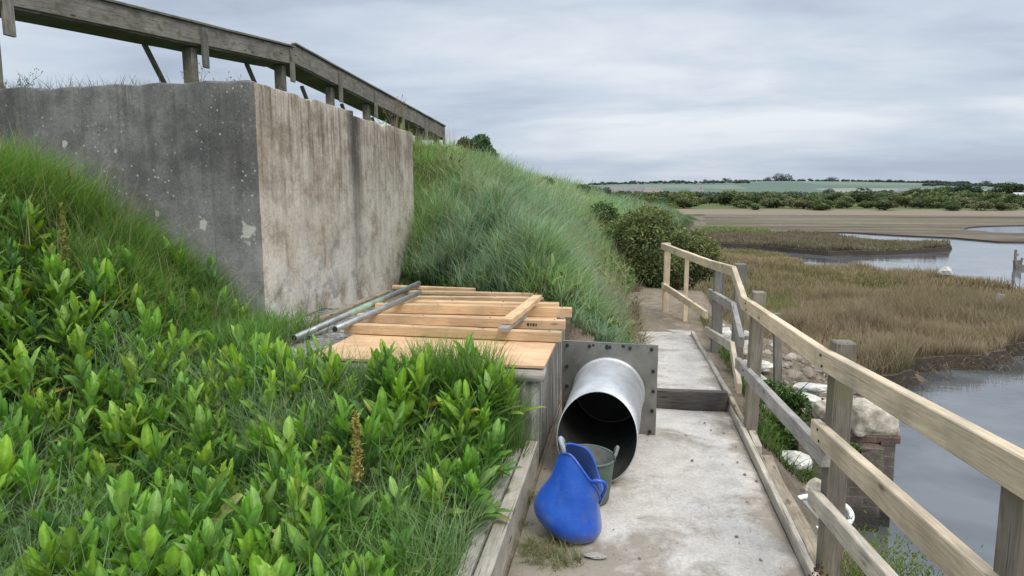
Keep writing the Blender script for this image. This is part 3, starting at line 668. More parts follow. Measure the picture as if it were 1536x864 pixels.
o = blades('green_reed_patch', np.stack([X, Y, np.full(N, -.72)], -1), RNG.uniform(.1, .3, N), .05, .4, (.10, .12, .05), jitter((.22, .30, .11), N), REED); tag(o, 'bright green reed patch beyond the brown marsh', 'reeds')

X, Y = scatter(24000, 1.5, 16, 10, 30, lambda X, Y: pip(X, Y, NEAR) & (fbm(X*.55, Y*.8, 171) > .60)); N = len(X); ct = mixc(jitter((.16, .19, .07), N, .3), jitter((.12, .10, .07), N, .3), (fbm(X*.3, Y*.3, 5) > .5)*1.)
tag(blades('marsh_tufts', np.stack([X, Y, np.full(N, -.63)], -1), RNG.uniform(.12, .5, N), .013, RNG.uniform(.2, .9, N), ct*.4, ct, REED), 'darker green and brown tufts among the marsh reeds', 'reeds')
# ------------------------------------------------------------------ broad leaved plants
class LeafMesh:
    def __init__(s): s.co = []; s.cl = []; s.q = []; s.n = 0
    def leaf(s, base, az, el, L, W, curl, col, fold=.35, nseg=7, wave=.0, twist=0., shape=.9):
        """elliptic leaf from base, heading az, starting elevation el and curving by curl radians"""
        rows = []; p = np.array(base, float); ca, sa = math.cos(az), math.sin(az); e = el; ds = L/nseg
        side = np.array((-sa*math.cos(twist), ca*math.cos(twist), math.sin(twist)))
        col = np.array(col)
        for i in range(nseg+1):
            t = i/nseg
            w = W*max(.0, math.sin(PI*min(1, .05+t**.95*.95)))**.62*(1 if t < .999 else .12)
            if t < .3: w *= .22+.78*(t/.3)**1.3
            up = np.array((-ca*math.sin(e), -sa*math.sin(e), math.cos(e)))
            wv = wave*W*math.sin(t*17+az*3)
            for k, a in enumerate((-1, -.5, 0, .5, 1)):
                q = p+side*a*w*.5+up*(abs(a)*w*.5*fold+(wv*a*a if a else 0)); s.co.append(q)
                mid = 1.35 if a == 0 else 1.0
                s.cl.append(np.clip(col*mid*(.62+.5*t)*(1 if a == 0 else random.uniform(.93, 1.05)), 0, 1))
            p = p+np.array((ca*math.cos(e), sa*math.cos(e), math.sin(e)))*ds; e += curl/nseg
        b = s.n
        for i in range(nseg):
            for k in range(4): a = b+i*5+k; s.q += [a, a+1, a+6, a+5]
        s.n += (nseg+1)*5
    def mesh(s, name):
        st = np.arange(len(s.q)//4)*4; return rawmesh(name, s.co, s.q, st, np.full(len(st), 4), np.array(s.cl), True)
def stem_mesh(name, pts, r0, r1, seg=6):
    bm = bmesh.new(); n = len(pts); tube_bm(bm, pts, [lerp(r0, r1, i/(n-1)) for i in range(n)], seg)
    me = bpy.data.meshes.new(name); bm.to_mesh(me); bm.free(); me.polygons.foreach_set('use_smooth', [True]*len(me.polygons)); return me
GREENS = ((.20, .38, .045), (.25, .43, .055), (.16, .31, .055), (.30, .44, .10), (.13, .25, .07))
def plant_variant(k, stems=3, H=.29, L=.205, W=.054, big=False):
    lm = LeafMesh(); rnd = random.Random(k*17+3); tubes = []
    for s_ in range(stems):
        a0 = rnd.uniform(0, 2*PI); off = rnd.uniform(.0, .07) if stems > 1 else 0; bx, by = off*math.cos(a0), off*math.sin(a0)
        hh = H*rnd.uniform(.65, 1.1); lx, ly = rnd.uniform(-.05, .05), rnd.uniform(-.05, .05)
        tubes.append([(bx, by, 0), (bx+lx*.5, by+ly*.5, hh*.5), (bx+lx, by+ly, hh)])
        n = rnd.randint(7, 12); gcol = np.array(rnd.choice(GREENS))*rnd.uniform(.85, 1.12)
        for i in range(n):
            t = i/(n-1); z = hh*(.12+.86*t); az = a0+i*2.4+rnd.uniform(-.3, .3)
            el = lerp(.55, 1.35, t**.8)+rnd.uniform(-.2, .15); Lq = L*lerp(1.1, .6, t)*rnd.uniform(.65, 1.2)
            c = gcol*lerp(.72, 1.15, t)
            if t < .3 and rnd.random() < .16: c = np.array(rnd.choice(((.34, .26, .06), (.26, .15, .06), (.45, .42, .12))))
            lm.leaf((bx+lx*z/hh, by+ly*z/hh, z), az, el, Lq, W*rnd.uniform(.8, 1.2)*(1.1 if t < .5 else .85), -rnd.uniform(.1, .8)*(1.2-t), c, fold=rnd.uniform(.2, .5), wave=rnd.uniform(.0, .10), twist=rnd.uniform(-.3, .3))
    leafm = lm.mesh('leaves')
    bm = bmesh.new()
    for p in tubes: tube_bm(bm, p, [.005, .004, .0025], 5)
    sm = bpy.data.meshes.new('stem'); bm.to_mesh(sm); bm.free()
    return leafm, sm
variants = [plant_variant(i, stems=2+i % 3) for i in range(7)]+[plant_variant(20+i, stems=1, H=.15, L=.27, W=.078) for i in range(3)]+[plant_variant(30+i, stems=3, H=.36, L=.15, W=.036) for i in range(3)]
for lmsh, smsh in variants: lmsh.materials.append(LEAF); smsh.materials.append(STEM)
def put_plant(x, y, v, sc=1., rz=None, label=None, group=None, name='broad_leaved_plant', z=None, tilt=.12):
    r = bpy.data.objects.new(name, None); COL.objects.link(r); r.location = (x, y, float(terrain(np.array([x]), np.array([y]))[0])-.01 if z is None else z)
    r.rotation_euler = (random.uniform(-tilt, tilt), random.uniform(-tilt, tilt), random.uniform(0, 2*PI) if rz is None else rz); r.scale = (sc,)*3; r.empty_display_size = .1
    tag(r, label, 'plant', group)
    for nm, me in (('leaves', v[0]), ('stem', v[1])):
        o = bpy.data.objects.new(nm, me); COL.objects.link(o); o.parent = r
    return r
pts = []
tries = 0
while len(pts) < 285 and tries < 60000:
    tries += 1
    y = random.uniform(1.6, 5.0); x = random.uniform(-.78, -(.3+1.06*y))
    if y > 4.1 and x > -3.05: continue
    if y > 4.6 and x < -3.1 and random.random() < .7: continue
    if y > 4.1 and x < -3.9 and random.random() < .35: continue
    d = .105
    gap = ((x+1.15)/.42)**2+((y-2.75)/.5)**2 < 1 or ((x+2.7)/.5)**2+((y-3.95)/.28)**2 < 1 or ((x+.85)/.13)**2+((y-2.2)/.7)**2 < 1
    if gap and random.random() < .6: continue
    dn = float(fbm(np.array([x*1.1]), np.array([y*1.1]), 88)[0])
    if random.random() > (.25+2.6*(dn-.38)): continue
    if any((x-a)**2+(y-b)**2 < d*d for a, b in pts): continue
    pts.append((x, y))
for (x, y) in pts:
    rr = random.random(); v = variants[random.randrange(7)] if rr < .7 else (variants[7+random.randrange(3)] if rr < .86 else variants[10+random.randrange(3)])
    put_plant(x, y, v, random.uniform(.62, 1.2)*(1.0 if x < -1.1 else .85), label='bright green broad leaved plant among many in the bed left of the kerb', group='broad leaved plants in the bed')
# a few that stand apart
big = plant_variant(77, stems=3, H=.26, L=.22, W=.075); big[0].materials.append(LEAF); big[1].materials.append(STEM)
for x, y, s, lab in ((-1.78, 1.98, 1.15, 'large leaved dock with broad drooping leaves in the lower left corner'), (-2.18, 2.55, 1.1, 'large dock with folded pale leaf undersides at the left edge'),
                     (-1.42, 1.85, .85, 'big bright dock standing clear at the bottom of the bed'), ):
    put_plant(x, y, big, s, label=lab, name='dock_plant')
rnb = random.Random(31)
for i in range(13):
    y = rnb.uniform(1.65, 3.1); x = -(.62+.28*rnb.random())*(1.06*y)-.15
    put_plant(x, y, big, rnb.uniform(.6, .95), label='large grey green dock in the loose clump at the lower left of the bed', group='large docks at the lower left', name='dock_plant', tilt=.25)
for x, y, s, lab in ((-.72, 3.55, .95, 'leafy plant spilling over the kerb timber in front of the streaked chamber wall'), (-.70, 3.05, .9, 'leafy plant leaning over the kerb timber beside the blue tub'),
                     (-.78, 3.95, 1.1, 'tall leafy plant standing against the right end of the chamber front'), (-2.72, 4.12, 1.0, 'rounded leafy plant at the foot of the wall by the scaffold tubes'), (-2.25, 4.12, 1.15, 'tall leafy plant beside the near ends of the scaffold tubes'), (-1.45, 4.08, .95, 'leafy plant in front of the middle of the plywood edge'), (-2.5, 4.16, 1.25, 'tallest leafy plant overlapping the wall side of the boarded chamber'), (-2.02, 4.14, 1.05, 'leafy plant at the left corner of the plywood sheet'), (-.74, 4.14, 1.2, 'leafy plant hiding the right corner of the chamber front'), (-.95, 4.10, 1.25, 'dense leafy plant just left of the chamber corner')):
    put_plant(x, y, variants[3 if s > 1 else 5], s, label=lab)
put_plant(-.44, 2.55, variants[8], .55, label='single leafy weed on the path side of the kerb at the bottom of the picture', z=-.03)

# dock seed spikes
def spike(x, y, H, r, col, lab, z=None):
    z0 = float(terrain(np.array([x]), np.array([y]))[0]) if z is None else z
    root = empty('dock_seed_spike', (x, y, z0), lab, 'seed spike')
    o = link('stem', stem_mesh('stem', [(0, 0, 0), (.01, 0, H*.5), (.0, .01, H)], .005, .002), DRYSTEM, root)
    N = 420; t = RNG.uniform(0, 1, N); az = RNG.uniform(0, 2*PI, N); rad = r*(1-t)**.6*RNG.uniform(.2, 1, N)
    P = np.stack([rad*np.cos(az)+.005, rad*np.sin(az), H*(.42+.58*t)+RNG.normal(0, .01, N)], -1)
    c = jitter(col, N, .3); ob = blades('seed_cluster', P, RNG.uniform(.012, .022, N), .011, RNG.uniform(.3, 1.5, N), c*.6, c, REED, parent=root, kind=None)
spike(-1.29, 3.05, .60, .034, (.50, .38, .13), 'rusty yellow dock seed spike standing in the middle of the bed')
spike(-3.75, 4.05, .62, .03, (.34, .33, .10), 'yellow green seed spike at the left side of the bed')
spike(-4.3, 4.75, .46, .02, (.42, .36, .18), 'straw coloured seed spike in the tussock grass by the grey wall')
spike(-1.42, 1.75, .34, .016, (.22, .27, .07), 'small green seed spike near the bottom edge of the bed')

# ------------------------------------------------------------------ the concrete retaining wall
def rough_box(bm, x0, x1, y0, y1, z0, z1, step, amp, matf, topamp=.02):
    bmesh.ops.create_cube(bm, size=1)
    for v in bm.verts: v.co = Vector((x0 if v.co.x < 0 else x1, y0 if v.co.y < 0 else y1, z0 if v.co.z < 0 else z1))
    def cut(axis, a, b):
        n = int((b-a)/step)
        for i in range(1, n):
            co = [0, 0, 0]; no = [0, 0, 0]; co[axis] = a+(b-a)*i/n; no[axis] = 1
            bmesh.ops.bisect_plane(bm, geom=bm.verts[:]+bm.edges[:]+bm.faces[:], plane_co=co, plane_no=no)
    cut(0, x0, x1); cut(1, y0, y1); cut(2, z0, z1)
    for v in bm.verts:
        p = v.co.copy(); n = mnoise.fractal(p*2.2, 1, 2, 4)
        v.co += v.normal*n*amp
        if amp > .0055 and z1 > 2:
            ed = sum(abs(a-b) < 1e-3 for a, b in ((p.x, x0), (p.x, x1), (p.y, y0), (p.y, y1), (p.z, z1)))
            if ed >= 2: k_ = max(0., mnoise.fractal(p*3.3+Vector((9, 2, 4)), 1, 2, 4))*.045; v.co += (Vector(((x0+x1)/2, (y0+y1)/2, z1-.5))-p).normalized()*k_
        if p.z > z1-1e-3: v.co.z += mnoise.fractal(p*4, 1, 2, 4)*topamp-.004
    for f in bm.faces: f.material_index = matf(f)
root = empty('retaining_wall', (-3.2, 5.3, .3), 'big weathered concrete wall with a dark grey front and a stained beige side', 'wall')
bm = bmesh.new(); rough_box(bm, -9.2, -3.04, 5.27, 5.68, -.1, 2.71, .1, .006, lambda f: 0)
o = frombm('front_face', bm, [WALLG], smooth=True); rel(o, root)
bm = bmesh.new(); rough_box(bm, -3.42, -2.99, 5.262, 7.31, -.1, 2.70, .1, .006, lambda f: 0 if f.normal.y < -.6 else 1, .018)
o = frombm('side_face', bm, [WALLG, WALLB], smooth=True); rel(o, root)
bm = bmesh.new(); rough_box(bm, -3.42, -2.998, 7.325, 9.45, -.1, 2.655, .1, .006, lambda f: 1, .014)
o = frombm('side_face', bm, [WALLG, WALLB], smooth=True); rel(o, root)
for o in list(root.children):
    m = o.modifiers.new('edge', 'BEVEL'); m.width = .012; m.segments = 2; m.limit_method = 'ANGLE'; m.angle_limit = R(50)

# ------------------------------------------------------------------ chamber, boards, joists
root = empty('concrete_chamber', (-.6, 4.3, 0), 'low streaked concrete chamber beside the path with boards laid on top', 'chamber')
bm = bmesh.new(); rough_box(bm, -2.975, -.545, 4.27, 6.36, -.1, .665, .12, .005, lambda f: 0, .006)
rel(frombm('chamber_wall', bm, CHAMB, smooth=True), root)
bm = bmesh.new(); rough_box(bm, -2.97, -.50, 4.235, 4.36, .60, .672, .12, .003, lambda f: 0, .004)
rel(frombm('edge_slab', bm, SILVERWOOD, smooth=True), root)
def board(name, x0, x1, y0, y1, z, t, mat, lab, cat='plywood sheet', rz=0., group=None, tilt=0.):
    o = beam(name, (x0, (y0+y1)/2, z+t/2), (x1, (y0+y1)/2, z+t/2+tilt), y1-y0, t, mat, None, bevel=.0015)
    o.rotation_euler = (o.rotation_euler.x, o.rotation_euler.y, o.rotation_euler.z+rz); return tag(o, lab, cat, group)
board('plywood_sheet', -2.10, -.865, 4.24, 5.46, .682, .018, PLY, 'long plywood sheet on the near end of the chamber')
board('plywood_sheet', -.858, -.50, 4.25, 5.22, .683, .018, PLY, 'narrow plywood sheet at the chamber corner above the path')
board('plywood_sheet', -2.35, -.60, 5.48, 6.45, .672, .018, PLY, 'plywood sheet half hidden under the far joists')
for (a, b, w, h, lab) in (((-2.18, 5.03, .745), (-.46, 4.97, .745), .075, .075, 'nearest pine joist laid across the plywood'),
                    ((-2.25, 5.47, .745), (-.47, 5.43, .745), .07, .075, 'second pine joist from the near edge with a dark printed mark'),
                    ((-2.3, 6.02, .74), (-.47, 6.10, .735), .08, .085, 'third pine joist with a split pale top'),
                    ((-2.2, 6.58, .745), (-.80, 6.72, .75), .09, .04, 'thin pine board in the middle of the far stack'),
                    ((-2.30, 6.90, .76), (-.86, 6.84, .775), .08, .035, 'thin pale pine board near the bank with a tilted end'),
                    ((-2.55, 7.22, .77), (-1.6, 7.14, .765), .07, .035, 'farthest short brown board by the bank'),
                    ((-2.15, 6.33, .745), (-.62, 6.44, .735), .10, .05, 'wide rough board with torn edge behind the third joist')):
    tag(beam('pine_joist', a, b, w, h, JOIST, jit=.003), lab, 'joist')
for lab_o in [o for o in list(scene.objects) if o.name.startswith('pine_joist')]:
    L = max(v.co.x for v in lab_o.data.vertices); hz_ = max(v.co.z for v in lab_o.data.vertices); wy = max(v.co.y for v in lab_o.data.vertices)
    for xx in (-L+.08, -L*.35, L*.3, L-.09):
        bm = bmesh.new(); tube_bm(bm, [(xx, 0, hz_-.002), (xx, 0, hz_+.0018)], .006, 8); o = frombm('screw_head', bm, BOLT); o.parent = lab_o
    if abs(lab_o.location.y-5.45) < .05:
        for q_ in range(4):
            bm = bmesh.new(); bmesh.ops.create_cube(bm, size=1)
            for v_ in bm.verts: v_.co = Vector((v_.co.x*(.010 if q_ % 2 else .016)+L-.30+q_*.022, v_.co.y*.002-wy-.001, v_.co.z*.022))
            o = frombm('grade_mark', bm, BOLT); o.parent = lab_o
# printed grade marks on the second joist
tag(beam('grey_offcut', (-.885, 4.87, .8), (-.83, 5.55, .8), .075, .035, SILVERWOOD), 'grey weathered offcut under the short pine block', 'offcut')
tag(beam('pine_block', (-.872, 4.98, .842), (-.80, 6.22, .845), .085, .045, JOIST), 'short pine block lying across the joists near the path', 'block')
tag(beam('brown_board', (-2.66, 5.2, .69), (-2.58, 7.1, .73), .07, .035, SLEEPER), 'long brown board along the wall side of the chamber', 'board')
tag(beam('short_board', (-2.62, 4.9, .64), (-2.42, 5.35, .66), .10, .03, PALEKERB), 'short pale board beside the near ends of the tubes', 'board')
def tubeobj(name, pts, r, mat, parent=None, seg=14, hollow=True):
    bm = bmesh.new(); tube_bm(bm, pts, r, seg); o = frombm(name, bm, mat, smooth=False)
    o.data.polygons.foreach_set('use_smooth', [len(p.vertices) == 4 for p in o.data.polygons])
    if parent is not None: rel(o, parent)
    return o
def scaffold(pa, pb, r, lab, band):
    root = empty('scaffold_tube', pa, lab, 'tube'); a, b = Vector(pa), Vector(pb)
    tubeobj('tube', [a, b], r, GALV, root)
    if band: tubeobj('painted_band', [a.lerp(b, band[0]), a.lerp(b, band[1])], r+.0015, GREENBAND, root)
    d = (b-a).normalized(); tubeobj('bore_shade', [a-d*.001, a+d*.004], r*.8, BOLT, root)  # solid dark disc painted for the shade inside the tube end
scaffold((-2.46, 4.72, .715), (-2.24, 7.18, .82), .027, 'grey scaffold tube with a green painted band nearest the wall', (.35, .62))
scaffold((-2.14, 4.74, .79), (-2.0, 6.42, .83), .026, 'shorter grey scaffold tube with a worn band lying across the joists', None)

# ------------------------------------------------------------------ kerbs, path
def slab(name, x0, x1, y0, y1, z0, z1, skew=0.):
    bm = bmesh.new(); rough_box(bm, x0, x1, y0, y1, z0, z1, .15, .004, lambda f: 0, .006); o = frombm(name, bm, SLAB, smooth=True); tag(o, kind='structure')
    m = o.modifiers.new('edge', 'BEVEL'); m.width = .008; m.segments = 1; m.limit_method = 'ANGLE'; m.angle_limit = R(50)
    return o
slab('path', -.525, .88, 1.2, 5.72, -.3, 0.)
slab('upper_path', -.02, .84, 5.83, 8.5, -.2, .14)
tag(beam('step_timber', (-.40, 5.765, .065), (.87, 5.80, .065), .075, .165, STEPWOOD, jit=.006), 'dark weathered timber forming the step across the path', 'step')
tag(beam('kerb_timber', (-.575, .9, .075), (-.58, 4.26, .09), .075, .20, PALEKERB, jit=.006), 'thick pale kerb timber between the plant bed and the path', 'kerb')
tag(beam('edge_board', (-.655, 1.0, .115), (-.66, 4.1, .13), .07, .15, SILVERWOOD, jit=.005), 'grey rotten edge board behind the pale kerb timber', 'kerb')
tag(beam('kerb_batten', (.905, 1.2, .012), (.90, 5.75, .02), .034, .075, PALEKERB, jit=.004), 'narrow pale batten along the right edge of the lower path', 'kerb')
tag(beam('mossy_sleeper', (.985, 1.0, -.09), (.985, 4.75, -.07), .085, .14, SLEEPER, jit=.008), 'mossy brown sleeper lying just outside the right edge of the path', 'kerb')
tag(beam('kerb_batten', (.88, 5.78, .10), (.80, 8.2, .14), .04, .08, PALEKERB, jit=.005), 'pale batten along the right edge of the upper path', 'kerb')
tag(beam('kerb_offcut', (.955, 4.85, .0), (.965, 5.2, .005), .05, .07, PALEKERB), 'short block of pale timber at the foot of the brown fence post', 'offcut')
tag(beam('curved_batten', (.93, 5.2, .02), (.885, 6.0, .11), .035, .06, SLEEPER), 'brown bowed batten rising past the end of the step', 'kerb')
tag(beam('bank_edging', (.05, 7.35, .17), (-.08, 10.6, .23), .03, .12, PALEKERB, jit=.004), 'thin pale edging board between the grass bank and the dirt path', 'kerb')
# concrete abutment under the right edge of the path
bm = bmesh.new(); rough_box(bm, .90, 1.06, .5, 3.9, -1.4, -.17, .2, .01, lambda f: 0)
tag(frombm('abutment', bm, CHAMB, smooth=True), 'low concrete edge holding the path above the water', 'abutment')

# ------------------------------------------------------------------ flanged steel pipe
root = empty('flanged_pipe', (-.12, 4.6, 0), 'large steel pipe with square bolted flange lying on the path', 'pipe')
r = .258; axis0 = Vector((-.165, 4.06, .258)); axis1 = Vector((-.105, 5.04, .325)); d = (axis1-axis0).normalized()
u = Vector((1, 0, 0)); u = (u-d*u.dot(d)).normalized(); v = d.cross(u)*-1
if v.z < 0: v = -v
def ring(c, rr, n=56, mitre=0.):
    out = []
    for k in range(n):
        a = 2*PI*k/n; w = u*math.cos(a)*rr+v*math.sin(a)*rr
        out.append(c+w+d*(mitre*(math.sin(a)+1)/2))
    return out
bm = bmesh.new()
outer = [ring(axis0, r, mitre=.27)]+[ring(axis0.lerp(axis1, t), r, mitre=.27*(1-t)) for t in (.3, .6, .9, 1.)]
loft(bm, outer)
vs = loft(bm, [ring(axis0, r, mitre=.27), ring(axis0, r-.006, mitre=.27)])
bmesh.ops.remove_doubles(bm, verts=bm.verts, dist=.0001); bmesh.ops.recalc_face_normals(bm, faces=bm.faces)
o = frombm('pipe_body', bm, STEEL, smooth=True); rel(o, root)
bm = bmesh.new(); loft(bm, [ring(axis0, r-.006, mitre=.27), ring(axis0.lerp(axis1, .5), r-.006, mitre=.13), ring(axis1, r-.006)]); bmesh.ops.recalc_face_normals(bm, faces=bm.faces); bmesh.ops.reverse_faces(bm, faces=bm.faces)
rel(frombm('pipe_inside', bm, INNER, smooth=True), root)
bm = bmesh.new(); c1 = axis1-d*.035
loft(bm, [ring(c1-d*.014, r), ring(c1-d*.010, r+.012), ring(c1+d*.012, r+.014), ring(c1+d*.03, r+.002)]); bmesh.ops.recalc_face_normals(bm, faces=bm.faces)
rel(frombm('weld_collar', bm, STEEL, smooth=True), root)
# plate: a square with a bore, bolts on its rim
pc = axis1+d*.004+v*.02; hs = .355
def plate_pt(a, b, off=0.): return pc+u*a+v*b+d*off
bm = bmesh.new(); n = 64; sq = []; ci = []
for k in range(n):
    a = 2*PI*k/n; c, s_ = math.cos(a), math.sin(a); m = max(abs(c), abs(s_)); sq.append((c/m*hs, s_/m*hs)); ci.append((c*(r-.01), s_*(r-.01)-.02))
rings = [[plate_pt(x, y, 0) for x, y in ci], [plate_pt(x, y, 0) for x, y in sq], [plate_pt(x, y, .014) for x, y in sq], [plate_pt(x, y, .014) for x, y in ci]]
loft(bm, rings+[rings[0]]); bmesh.ops.remove_doubles(bm, verts=bm.verts, dist=.0001); bmesh.ops.recalc_face_normals(bm, faces=bm.faces)
fl = frombm('flange_plate', bm, FLANGE); rel(fl, root)
bm = bmesh.new(); bm.faces.new([bm.verts.new(plate_pt(x, y, .016)) for x, y in ((-hs*.95, -hs*.95), (hs*.95, -hs*.95), (hs*.95, hs*.95), (-hs*.95, hs*.95))]); rel(frombm('end_sheet', bm, BOLT), root)  # dark sheet closing the far end of the pipe behind the flange
for k in range(5):
    q = -.31+k*.155
    for a, b in ((q, .322), (q, -.322), (.322, q), (-.322, q)):
        if abs(a) > .3 and abs(b) > .3 and not (b == .322 or b == -.322): continue
        bm = bmesh.new(); p = plate_pt(a+random.uniform(-.006, .006), b); tube_bm(bm, [p-d*.016, p+d*.001], .0135, 6); tube_bm(bm, [p-d*.03, p-d*.015], .007, 8)
        rel(frombm('bolt', bm, BOLT), root)

# ------------------------------------------------------------------ tubs
def handle(name, a, b, rise, r, mat, root, side=Vector((0, 0, 0))):
    a, b = Vector(a), Vector(b); pts = []
    for i in range(9):
        t = i/8; pts.append(a.lerp(b, t)+Vector((0, 0, 1))*rise*math.sin(PI*t)**.7+side*math.sin(PI*t))
    bm = bmesh.new(); tube_bm(bm, pts, r, 8); rel(frombm(name, bm, mat, smooth=True), root)
for (a, b, w_, h_) in ((-.02, .325, .03, .045), (.10, .335, .035, .03), (-.12, .33, .02, .02)):
    bm = bmesh.new(); n_ = 14; bm.faces.new([bm.verts.new(plate_pt(a+w_/2*math.cos(2*PI*k/n_)*random.uniform(.6, 1.2), b+h_/2*math.sin(2*PI*k/n_)*random.uniform(.6, 1.2), -.0015)) for k in range(n_)]); rel(frombm('tar_mark', bm, BOLT), root)
root = empty('blue_tub', (-.25, 3.45, 0), 'scuffed blue flexible tub slumped on its side in front of the pipe', 'tub')
def bl_ring(c, rx, ry, tilt, dip=0., n=40, pinch=0.):
    c = Vector(c); out = []; M = Matrix.Rotation(tilt, 3, 'Y')
    for k in range(n):
        a = 2*PI*k/n; p = Vector((rx*math.cos(a), ry*math.sin(a), 0)); sd = abs(math.sin(a))
        q = M @ p; q += Vector((.062, 0, .10))*sd*dip+Vector((.006*math.sin(4*a+.5), 0, .010*math.sin(5*a)+.008*math.sin(3*a+2)))*dip
        out.append(c+q)
    return out
prof = [((-.235, 3.43, .012), .05, .06, .0, 0), ((-.24, 3.43, .006), .11, .13, .08, 0), ((-.255, 3.43, .045), .165, .165, .14, 0), ((-.272, 3.43, .10), .190, .178, .2, 0), ((-.270, 3.435, .155), .184, .172, .26, 0),
        ((-.252, 3.44, .21), .158, .158, .34, .06), ((-.240, 3.44, .255), .146, .146, .46, .25), ((-.228, 3.445, .29), .155, .135, .72, .5), ((-.212, 3.45, .31), .175, .135, .92, .72)]
def bl_rings(sh=0.):
    out = []
    for i_, (c, rx, ry, ti, dp) in enumerate(prof): out.append([q_+(q_-Vector(c)).normalized()*(mnoise.fractal(q_*7+Vector((3, 1, 5)), 1, 2, 2)*.016 if 0 < i_ < 8 else 0) for q_ in bl_ring(c, rx-sh, ry-sh, ti, dp)])
    return out
bm = bmesh.new(); vs = loft(bm, bl_rings()); bm.faces.new(vs[0][::-1]); bmesh.ops.recalc_face_normals(bm, faces=bm.faces)
o = frombm('tub_body', bm, BLUE, smooth=True); rel(o, root); ms = o.modifiers.new('s', 'SUBSURF'); ms.levels = 1; ms.render_levels = 2
bm = bmesh.new(); vs = loft(bm, bl_rings(.006)[1:]); bm.faces.new(vs[0]); bmesh.ops.recalc_face_normals(bm, faces=bm.faces); bmesh.ops.reverse_faces(bm, faces=bm.faces)
o = frombm('tub_inside', bm, BLUEIN, smooth=True); rel(o, root); ms = o.modifiers.new('s', 'SUBSURF'); ms.levels = 1; ms.render_levels = 2
rim = bl_rings(.001)[-1]; bm = bmesh.new(); tube_bm(bm, rim+[rim[0]], .0065, 8, cap=False); rel(frombm('rim', bm, BLUE, smooth=True), root)
handle('handle', rim[31], rim[37], .04, .010, BLUE, root, Vector((.05, -.02, .01)))
handle('handle', rim[18], rim[22], .06, .013, GREYP, root, Vector((-.02, -.005, 0)))
root = empty('green_tub', (-.16, 3.86, 0), 'dusty dark green tub half hidden behind the blue tub', 'tub')
def circ(c, r_, n=40, tx=.0, ty=.0): 
    return [Vector((c[0]+r_*math.cos(2*PI*k/n), c[1]+r_*math.sin(2*PI*k/n), c[2]+r_*(math.cos(2*PI*k/n)*tx+math.sin(2*PI*k/n)*ty))) for k in range(n)]
P_ = [((-.18, 3.87, .003), .105), ((-.18, 3.87, .02), .113), ((-.182, 3.865, .14), .130), ((-.185, 3.86, .275), .148)]
bm = bmesh.new(); vs = loft(bm, [circ(c, r_, tx=-.05, ty=.04) for c, r_ in P_]); bm.faces.new(vs[0][::-1]); bmesh.ops.recalc_face_normals(bm, faces=bm.faces); rel(frombm('tub_body', bm, GREENP, smooth=True), root)
bm = bmesh.new(); vs = loft(bm, [circ(c, r_-.006, tx=-.05, ty=.04) for c, r_ in P_[1:]]); bm.faces.new(vs[0]); bmesh.ops.recalc_face_normals(bm, faces=bm.faces); bmesh.ops.reverse_faces(bm, faces=bm.faces); rel(frombm('tub_inside', bm, GREENIN, smooth=True), root)
rim = circ(P_[-1][0], .1485, tx=-.05, ty=.04); bm = bmesh.new(); tube_bm(bm, rim+[rim[0]], .007, 8, cap=False); rel(frombm('rim', bm, GREENP, smooth=True), root)
hp = lambda a: Vector((-.185+.151*math.cos(a), 3.86+.151*math.sin(a), .275+.151*(-.05*math.cos(a)+.04*math.sin(a))))
handle('handle', hp(-.25), hp(.35), .065, .0095, GREENIN, root, Vector((.02, 0, 0))); handle('handle', hp(PI-.35), hp(PI+.25), .055, .0095, GREENIN, root, Vector((-.02, 0, 0)))

# ------------------------------------------------------------------ the handrail fence
root = empty('wooden_handrail', (.95, 3.2, 0), 'timber handrail fence with mixed new and weathered rails along the path', 'fence')
def post(x, y, z0, z1, w, mat, lean=(0, 0), lab=None, ww=None):
    o = beam('post', (x-lean[0], y-lean[1], z0), (x, y, z1), w, ww or w, mat, root, up=(0, 1, 0), jit=.003, bevel=.006)
    if lab: o['label'] = lab
    return o
post(.985, 1.76, -.5, 1.17, .095, POSTWOOD)
post(.998, 3.29, -.5, 1.125, .092, POSTWOOD, (.0, 0), 'stout grey post with split top')
post(.972, 5.2, -.3, 1.085, .09, POSTWOOD, (.02, 0))
post(1.06, 6.6, -.2, 1.15, .10, OLDWOOD)
post(.985, 7.5, -.15, 1.03, .105, OLDWOOD)
post(.565, 9.68, 0, 1.12, .085, NEWWOOD, lab='pale new end post')
post(.79, 9.15, 0, 1.0, .055, NEWWOOD, lab='slim pale new post')
def rail(a, b, h, w, mat, lab=None):
    o = beam('rail', a, b, w, h, mat, root, jit=.0015)
    if lab: o['label'] = lab
X0 = .928
rail((X0, 1.0, 1.20), (X0+.004, 3.40, 1.022), .096, .045, NEWWOOD, 'nearest pale top rail')
rail((X0, 3.405, 1.025), (.905, 5.42, .965), .096, .045, NEWWOOD)
rail((.905, 5.425, .97), (.985, 6.50, 1.085), .09, .045, NEWWOOD)
rail((.985, 6.505, 1.09), (.915, 7.72, 1.03), .09, .045, NEWWOOD)
rail((.915, 7.725, 1.03), (.50, 9.75, 1.07), .09, .045, NEWWOOD)
rail((X0, 1.0, .87), (X0, 3.40, .665), .10, .045, NEWWOOD, 'middle rail of pale new timber')
rail((X0-.005, 1.3, .60), (X0-.005, 3.36, .34), .085, .045, PALEKERB, 'lowest near rail of brown timber')
rail((X0+.005, 3.22, .585), (.91, 5.60, .445), .09, .045, SILVERWOOD, 'silver grey weathered rail')
rail((.90, 5.42, .655), (.985, 6.45, .765), .085, .045, SILVERWOOD)
rail((.985, 6.455, .765), (.925, 7.75, .71), .085, .045, SILVERWOOD)
rail((.905, 5.45, .275), (.985, 6.42, .40), .09, .04, NEWWOOD)
rail((.985, 6.425, .40), (.90, 7.72, .29), .085, .04, PALEKERB)
